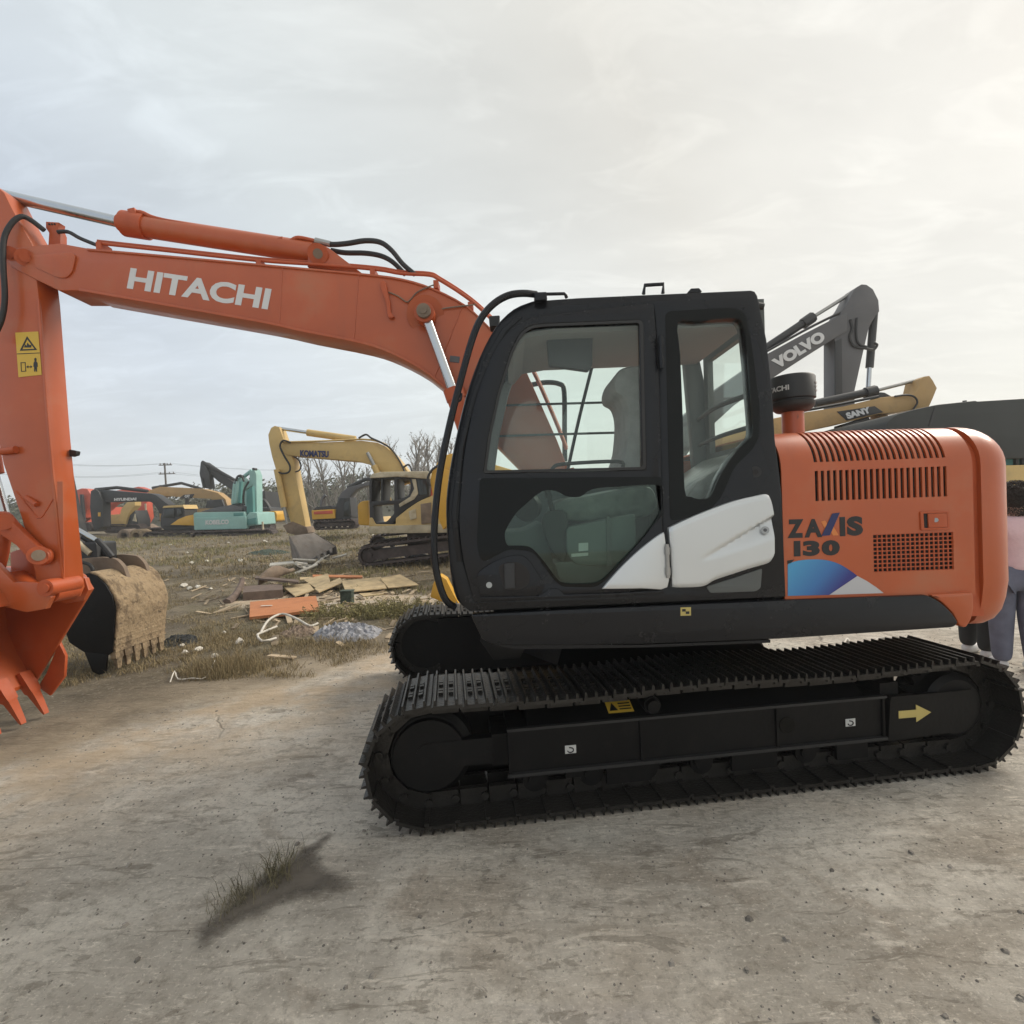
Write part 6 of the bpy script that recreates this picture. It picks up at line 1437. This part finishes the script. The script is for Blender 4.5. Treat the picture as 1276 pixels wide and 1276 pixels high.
def bare_tree(kind, label, px, pyb, pyt, Y, seed, group):
    r_ = random.Random(seed); b = P(px, pyb, Y); tpt = P(px-.04*(pyb-pyt), pyt, Y); hgt = tpt.z-b.z
    t = thing(kind, label, 'tree', (b.x, Y, 0), group)
    tr = MB(); tw = MB(); lv = []; lf = []; g = np.random.default_rng(seed)
    def stem(mb, p, d, L_, r, dep):
        pts = [p]; q = p.copy(); dd = d.copy(); n = 4
        for k in range(n):
            dd = (dd+Vector((r_.uniform(-.12, .12), r_.uniform(-.12, .12), .10 if dep else .03))).normalized(); q = q+dd*L_/n; pts.append(q.copy())
        mb.tube(pts, [r, r*.35], 5 if dep == 0 else 3, 0, 1)
        if dep >= 2:
            if r_.random() < .5: leaves(lv, lf, pts[-1], .25, 3, .07, g)
            return
        for k in range(13 if dep == 0 else 5):
            u = r_.uniform(.18 if dep == 0 else .25, .98); i = min(int(u*n), n-1); o = pts[i].lerp(pts[i+1], u*n-i); a = r_.uniform(0, 2*PI); up = r_.uniform(.55, 1.0)
            nd = Vector((math.cos(a), math.sin(a), up*1.5)).normalized(); stem(tw, o, nd, L_*(.30 if dep == 0 else .5)*(1.15-.6*u), max(.02, r*.35), dep+1)
    stem(tr, Vector((b.x, Y, 0)), Vector((0, 0, 1)), tpt.z, .10+.012*hgt, 0)
    mk('trunk', tr.mesh(False), M['bark'], t)
    cw = mk('crown', tw.mesh(False), M['twig'], t, smooth=False)
    if lv:
        me = bpy.data.meshes.new('l'); me.from_pydata(lv, [], lf); me.update(); mk('leaves', me, M['leaf'], cw, smooth=False)
xs = [(372,573),(380,566),(388,578),(396,565),(405,570),(413,567),(425,574),(431,568),(440,576),(449,582),(460,580),(500,556),(508,560),(516,549),(523,553),(530,546),(538,555),(546,548),(553,556),(560,550)]
for k, (x, yt) in enumerate(xs):
    first = k < 11
    bare_tree('bare_tree', 'thin bare tree in the row seen under the yellow boom' if first else 'thin bare tree in the row left of the black cab', x, 640, yt+random.uniform(-3, 3), random.uniform(56, 64), 40+k, 'bare trees under the yellow boom' if first else 'bare trees left of the black cab')
Y = 60.0
b = P(211,648,Y); t = thing('power_pole', 'slim power pole with two crossarms above the far machines', 'power pole', (b.x, Y, 0))
tp = P(205,577,Y); mb = MB(); mb.cyl((b.x-.1, Y, 0), (tp.x, Y, tp.z), .13, 10, 0, .09); mk('pole', mb.mesh(), M['bark'], t)
for py, hw in ((579.5, .75), (590.5, .95)):
    c = P(206+(py-579)*.18, py, Y); mb = MB(); mb.box((c.x-hw, Y-.06, c.z-.05), (c.x+hw, Y+.06, c.z+.05))
    for s in (-.8, -.3, .3, .8): mb.cyl((c.x+hw*s, Y, c.z+.05), (c.x+hw*s, Y, c.z+.22), .05, 6)
    mk('crossarm', mb.mesh(), M['bark'], t)
def wire(a, b, sag, label):
    pts = [a.lerp(b, k/14)-Vector((0, 0, sag*4*(k/14)*(1-k/14))) for k in range(15)]; mb = MB(); mb.tube(pts, .013, 4, 0, 1); tag(mk('power_line', mb.mesh(), M['charcoal'], None), label, 'wire', 'wires on the power pole')
for k, (py, dx_) in enumerate(((579, -.6), (579, .6), (590, -.8), (590, .8))):
    a = P(206, py, Y)+Vector((dx_, 0, .15))
    wire(P(-140, py-34+6*k, Y-18), a, 1.0, 'thin sagging wire running left from the power pole'); wire(a, P(420, py+2+2*k, Y+70), .8, 'thin sagging wire running right from the power pole')

# ---- people at the tail of the excavator
def skinned(name, chains, m, parent, sub=2, root=0):
    vs = []; es = []; rr = []; idx = {}
    for ch in chains:
        prev = None
        for (p, r) in ch:
            key = tuple(round(c, 4) for c in p)
            if key not in idx: idx[key] = len(vs); vs.append(p); rr.append(r)
            i = idx[key]
            if prev is not None and prev != i: es.append((prev, i))
            prev = i
    me = bpy.data.meshes.new('k'); me.from_pydata(vs, es, []); me.update()
    o = mk(name, me, m, parent, smooth=False)
    bm_ = bmesh.new(); bm_.from_mesh(me); ly = bm_.verts.layers.skin.verify()
    for v_, r in zip(bm_.verts, rr): v_[ly].radius = (r, r) if not isinstance(r, tuple) else r; v_[ly].use_root = False
    bm_.verts.ensure_lookup_table(); bm_.verts[root][ly].use_root = True
    bm_.to_mesh(me); bm_.free()
    sk = o.modifiers.new('skin', 'SKIN'); sk.use_smooth_shade = True; sb = o.modifiers.new('sub', 'SUBSURF'); sb.levels = sub; sb.render_levels = sub
    return o
def person(label, x, y, face, ht, top, legs, shoes, hair_vol, longarm, stride):
    t = thing('person', label, 'person', (x, y, 0), 'people standing behind the excavator'); s = ht/1.70
    cf, sf = math.cos(face), math.sin(face)
    def W(a, b, c): return (x+(a*cf-b*sf)*s, y+(a*sf+b*cf)*s, c*s)      # a: right, b: forward, c: up
    legL = [((0,0,.95),.125),((-.09,0,.90),.085),((-.10,.02+stride*.5,.49),.055),((-.105,-.01+stride,.10),.038),((-.11,.02+stride,.045),.036),((-.115,.14+stride,.03),.028)]
    legR = [((0,0,.95),.125),((.09,0,.90),.085),((.10,.02-stride*.5,.49),.055),((.105,-.01-stride,.10),.038),((.11,.02-stride,.045),.036),((.115,.14-stride,.03),.028)]
    torso = [((0,0,.95),.125),((0,.0,1.15),.115),((0,-.01,1.33),.115),((0,-.01,1.43),.06),((0,.01,1.50),.052),((0,.02,1.57),.082),((0,.02,1.645),.072)]
    armL = [((0,-.01,1.33),.115),((-.17,-.01,1.37),.055),((-.235,-.03,1.11),.042)]+longarm[0]
    armR = [((0,-.01,1.33),.115),((.17,-.01,1.37),.055),((.235,-.03,1.11),.042)]+longarm[1]
    def C(ch, k=1.0, dr=0.0): return [(W(*p), r*s*k+dr) for p, r in ch]
    hands = []
    for arm, sg in ((longarm[0], -1), (longarm[1], 1)):
        wr = arm[-1][0]; d = (Vector(wr)-Vector(arm[-2][0] if len(arm) > 1 else (sg*.235,-.03,1.11))).normalized(); sd_ = Vector((0, 1, 0)) if abs(d.z) > .5 else Vector((0, 0, 1))
        pm = Vector(wr)+d*.055
        hands.append([(wr, .028), (pm[:], .034)])
        for k in range(4):
            b0 = pm+sd_*(.026-.017*k)+d*.02; L_ = (.066, .075, .07, .055)[k]; hands.append([(pm[:], .034), (b0[:], .011), ((b0+d*L_*.55+Vector((-sg*.008, 0, 0)))[:], .0095), ((b0+d*L_+Vector((-sg*.022, 0, 0)))[:], .008)])
        th0 = Vector(wr)+d*.025+sd_*.028; hands.append([(wr, .028), (th0[:], .012), ((th0+d*.03+sd_*.018)[:], .010), ((th0+d*.055+sd_*.016)[:], .009)])
    skinned('body', [C(torso), C(legL), C(legR), C(armL), C(armR)]+[C(h) for h in hands], M['skin'], t)
    jk = [((0,0,.90),.155),((0,.0,1.02),.143),((0,.0,1.18),.14),((0,-.01,1.34),.145),((0,-.01,1.42),.085)]
    skinned('jacket', [C(jk), C([((0,-.01,1.34),.145)]+[(p, r+.022) for p, r in armL[1:3]]+[(longarm[0][-1][0], .048)]), C([((0,-.01,1.34),.145)]+[(p, r+.022) for p, r in armR[1:3]]+[(longarm[1][-1][0], .048)])], M[top], t)
    skinned('trousers', [C([(p, r+.03+.016*(i > 1)) for i, (p, r) in enumerate(legL[:3])]+[((legL[3][0][0], legL[3][0][1], .075), .074)]), C([(p, r+.03+.016*(i > 1)) for i, (p, r) in enumerate(legR[:3])]+[((legR[3][0][0], legR[3][0][1], .075), .074)])], M[legs], t)
    for lg in (legL, legR):
        a = lg[4][0]; b = lg[5][0]; skinned('shoe', [C([((a[0], a[1]-.09, .055), .055), ((a[0], a[1], .065), .06), (((a[0]+b[0])/2, (a[1]+b[1])/2+.02, .052), .056), ((b[0], b[1]+.05, .042), .044)])], M[shoes], t)
    hr = skinned('hair', [C([((0,-.04,1.50),.06*hair_vol),((0,-.03,1.58),.095*hair_vol),((0,-.005,1.66),.085*hair_vol),((0,.03,1.69),.05)])], M['hair'], t)
    if hair_vol > 1.1:
        g = np.random.default_rng(5); mb = MB()
        for _ in range(700):
            d = Vector((g.normal(), g.normal()-.5, g.normal())).normalized(); cc = Vector(W(0, -.02, 1.61))+Vector((d.x*.112, d.y*.112, d.z*.115 if d.z > 0 else d.z*.17))*s; rr_ = g.uniform(.010, .018)
            a_ = d.orthogonal().normalized(); b_ = d.cross(a_); ph = g.uniform(0, 6); mb.tube([cc+(a_*math.cos(ph+q*1.5)+b_*math.sin(ph+q*1.5))*rr_+d*.008*q for q in range(5)], .0028, 3, 0, 1)
        mk('curls', mb.mesh(False), M['hair'], hr, ang=60)
    # face
    for sx in (-.032, .032):
        p = Vector(W(sx, .098, 1.60)); mb = MB(); mb.cyl(p, p+Vector((-sf*.006, cf*.006, 0)), .011, 8); mk('eye', mb.mesh(), M['ink'], t)
    p = Vector(W(0, .10, 1.575)); mb = MB(); q = Vector(W(0, .125, 1.555)); mb.cyl(p, q, .010, 8, 0, .014); mk('nose', mb.mesh(), M['skin'], t)
    for sx in (-.085, .085):
        p = Vector(W(sx, .01, 1.58)); mb = MB(); mb.cyl(p, Vector(W(sx*1.12, .005, 1.585)), .026, 8, 0, .02); mk('ear', mb.mesh(), M['skin'], t)
    p = Vector(W(-.022, .098, 1.525)); mb = MB(); mb.cyl(p, Vector(W(.022, .098, 1.525)), .006, 6); mk('mouth', mb.mesh(), M['red'], t)
    return t
a1 = [[((-.22,.10,.96),.034),((-.16,.20,1.00),.028)], [((.22,.10,.96),.034),((.14,.24,1.02),.028)]]
q = G(1262, 838); pk = person('person in a pink fleece and faded jeans, seen from behind at the right edge', q.x+.05, q.y, math.radians(-25), 1.68, 'pink', 'denim', 'shoewhite', 1.12, a1, .03)
q = G(1224, 820); person('person in black trousers mostly hidden behind the counterweight', q.x, q.y+.05, math.radians(-70), 1.62, 'blackcloth', 'blackcloth', 'shoewhite', 1.05, a1, .05)
# white cord on the ground beyond the tracks
mb = MB(); mb.tube([G(1050,806)+Vector((0,0,.01)), G(1056,798)+Vector((0,0,.02)), G(1062,803)+Vector((0,0,.01)), G(1085,801)+Vector((0,0,.01)), G(1100,797)+Vector((0,0,.02)), G(1130,800)+Vector((0,0,.01)), G(1165,810)+Vector((0,0,.01))], .012, 6); tag(mk('cord', mb.mesh(), M['rubble'], None), 'white cord lying on the concrete behind the tracks', 'cord')

# splinters and broken bits round the board pile
v = []; f = []; rr = np.random.default_rng(31)
for _ in range(420):
    px_, py_ = rr.normal(400, 75), rr.normal(738, 24)
    if py_ < 690 or px_ > 560: continue
    c = GT(px_, py_); L_ = rr.uniform(.03, .22); w_ = rr.uniform(.008, .04); a = rr.uniform(0, PI); h_ = rr.uniform(.004, .02); tl = rr.uniform(0, .06); k = len(v); dx_, dy_ = math.cos(a), math.sin(a)
    for s1, s2, zz_ in ((-1,-1,0),(1,-1,0),(1,1,0),(-1,1,0),(-1,-1,1),(1,-1,1),(1,1,1),(-1,1,1)): v.append((c.x+dx_*L_*s1-dy_*w_*s2, c.y+dy_*L_*s1+dx_*w_*s2, c.z+(tl if s1 > 0 else 0)+h_*zz_))
    f += [tuple(k+q for q in fc) for fc in ((0,3,2,1),(4,5,6,7),(0,1,5,4),(1,2,6,5),(2,3,7,6),(3,0,4,7))]
me = bpy.data.meshes.new('sp'); me.from_pydata(v, [], f); me.update(); tag(mk('wood_chips', me, mat('wood_splinters', (.30, .235, .16), .9, 0, .3, 6, island=.6), None, smooth=False), 'splinters and chips of wood strewn round the board pile', 'wood chips', None, 'stuff')

# thin hazy air over the yard
mb = MB(); mb.box((-3500, -60, -1.2), (3500, 1500, 14.0)); hz = mk('haze', mb.mesh(), None, None, smooth=False)
hm = bpy.data.materials.new('haze_air'); hm.use_nodes = True; n_ = hm.node_tree.nodes; n_.remove(n_['Principled BSDF'])
pv = n_.new('ShaderNodeVolumePrincipled'); pv.inputs['Color'].default_value = (.92, .94, .95, 1); pv.inputs['Density'].default_value = .0016; pv.inputs['Anisotropy'].default_value = .3
hm.node_tree.links.new(pv.outputs[0], n_['Material Output'].inputs['Volume']); hz.data.materials.append(hm); tag(hz, 'thin pale haze in the air over the yard', 'haze', None, 'stuff')
S.cycles.volume_bounces = 1
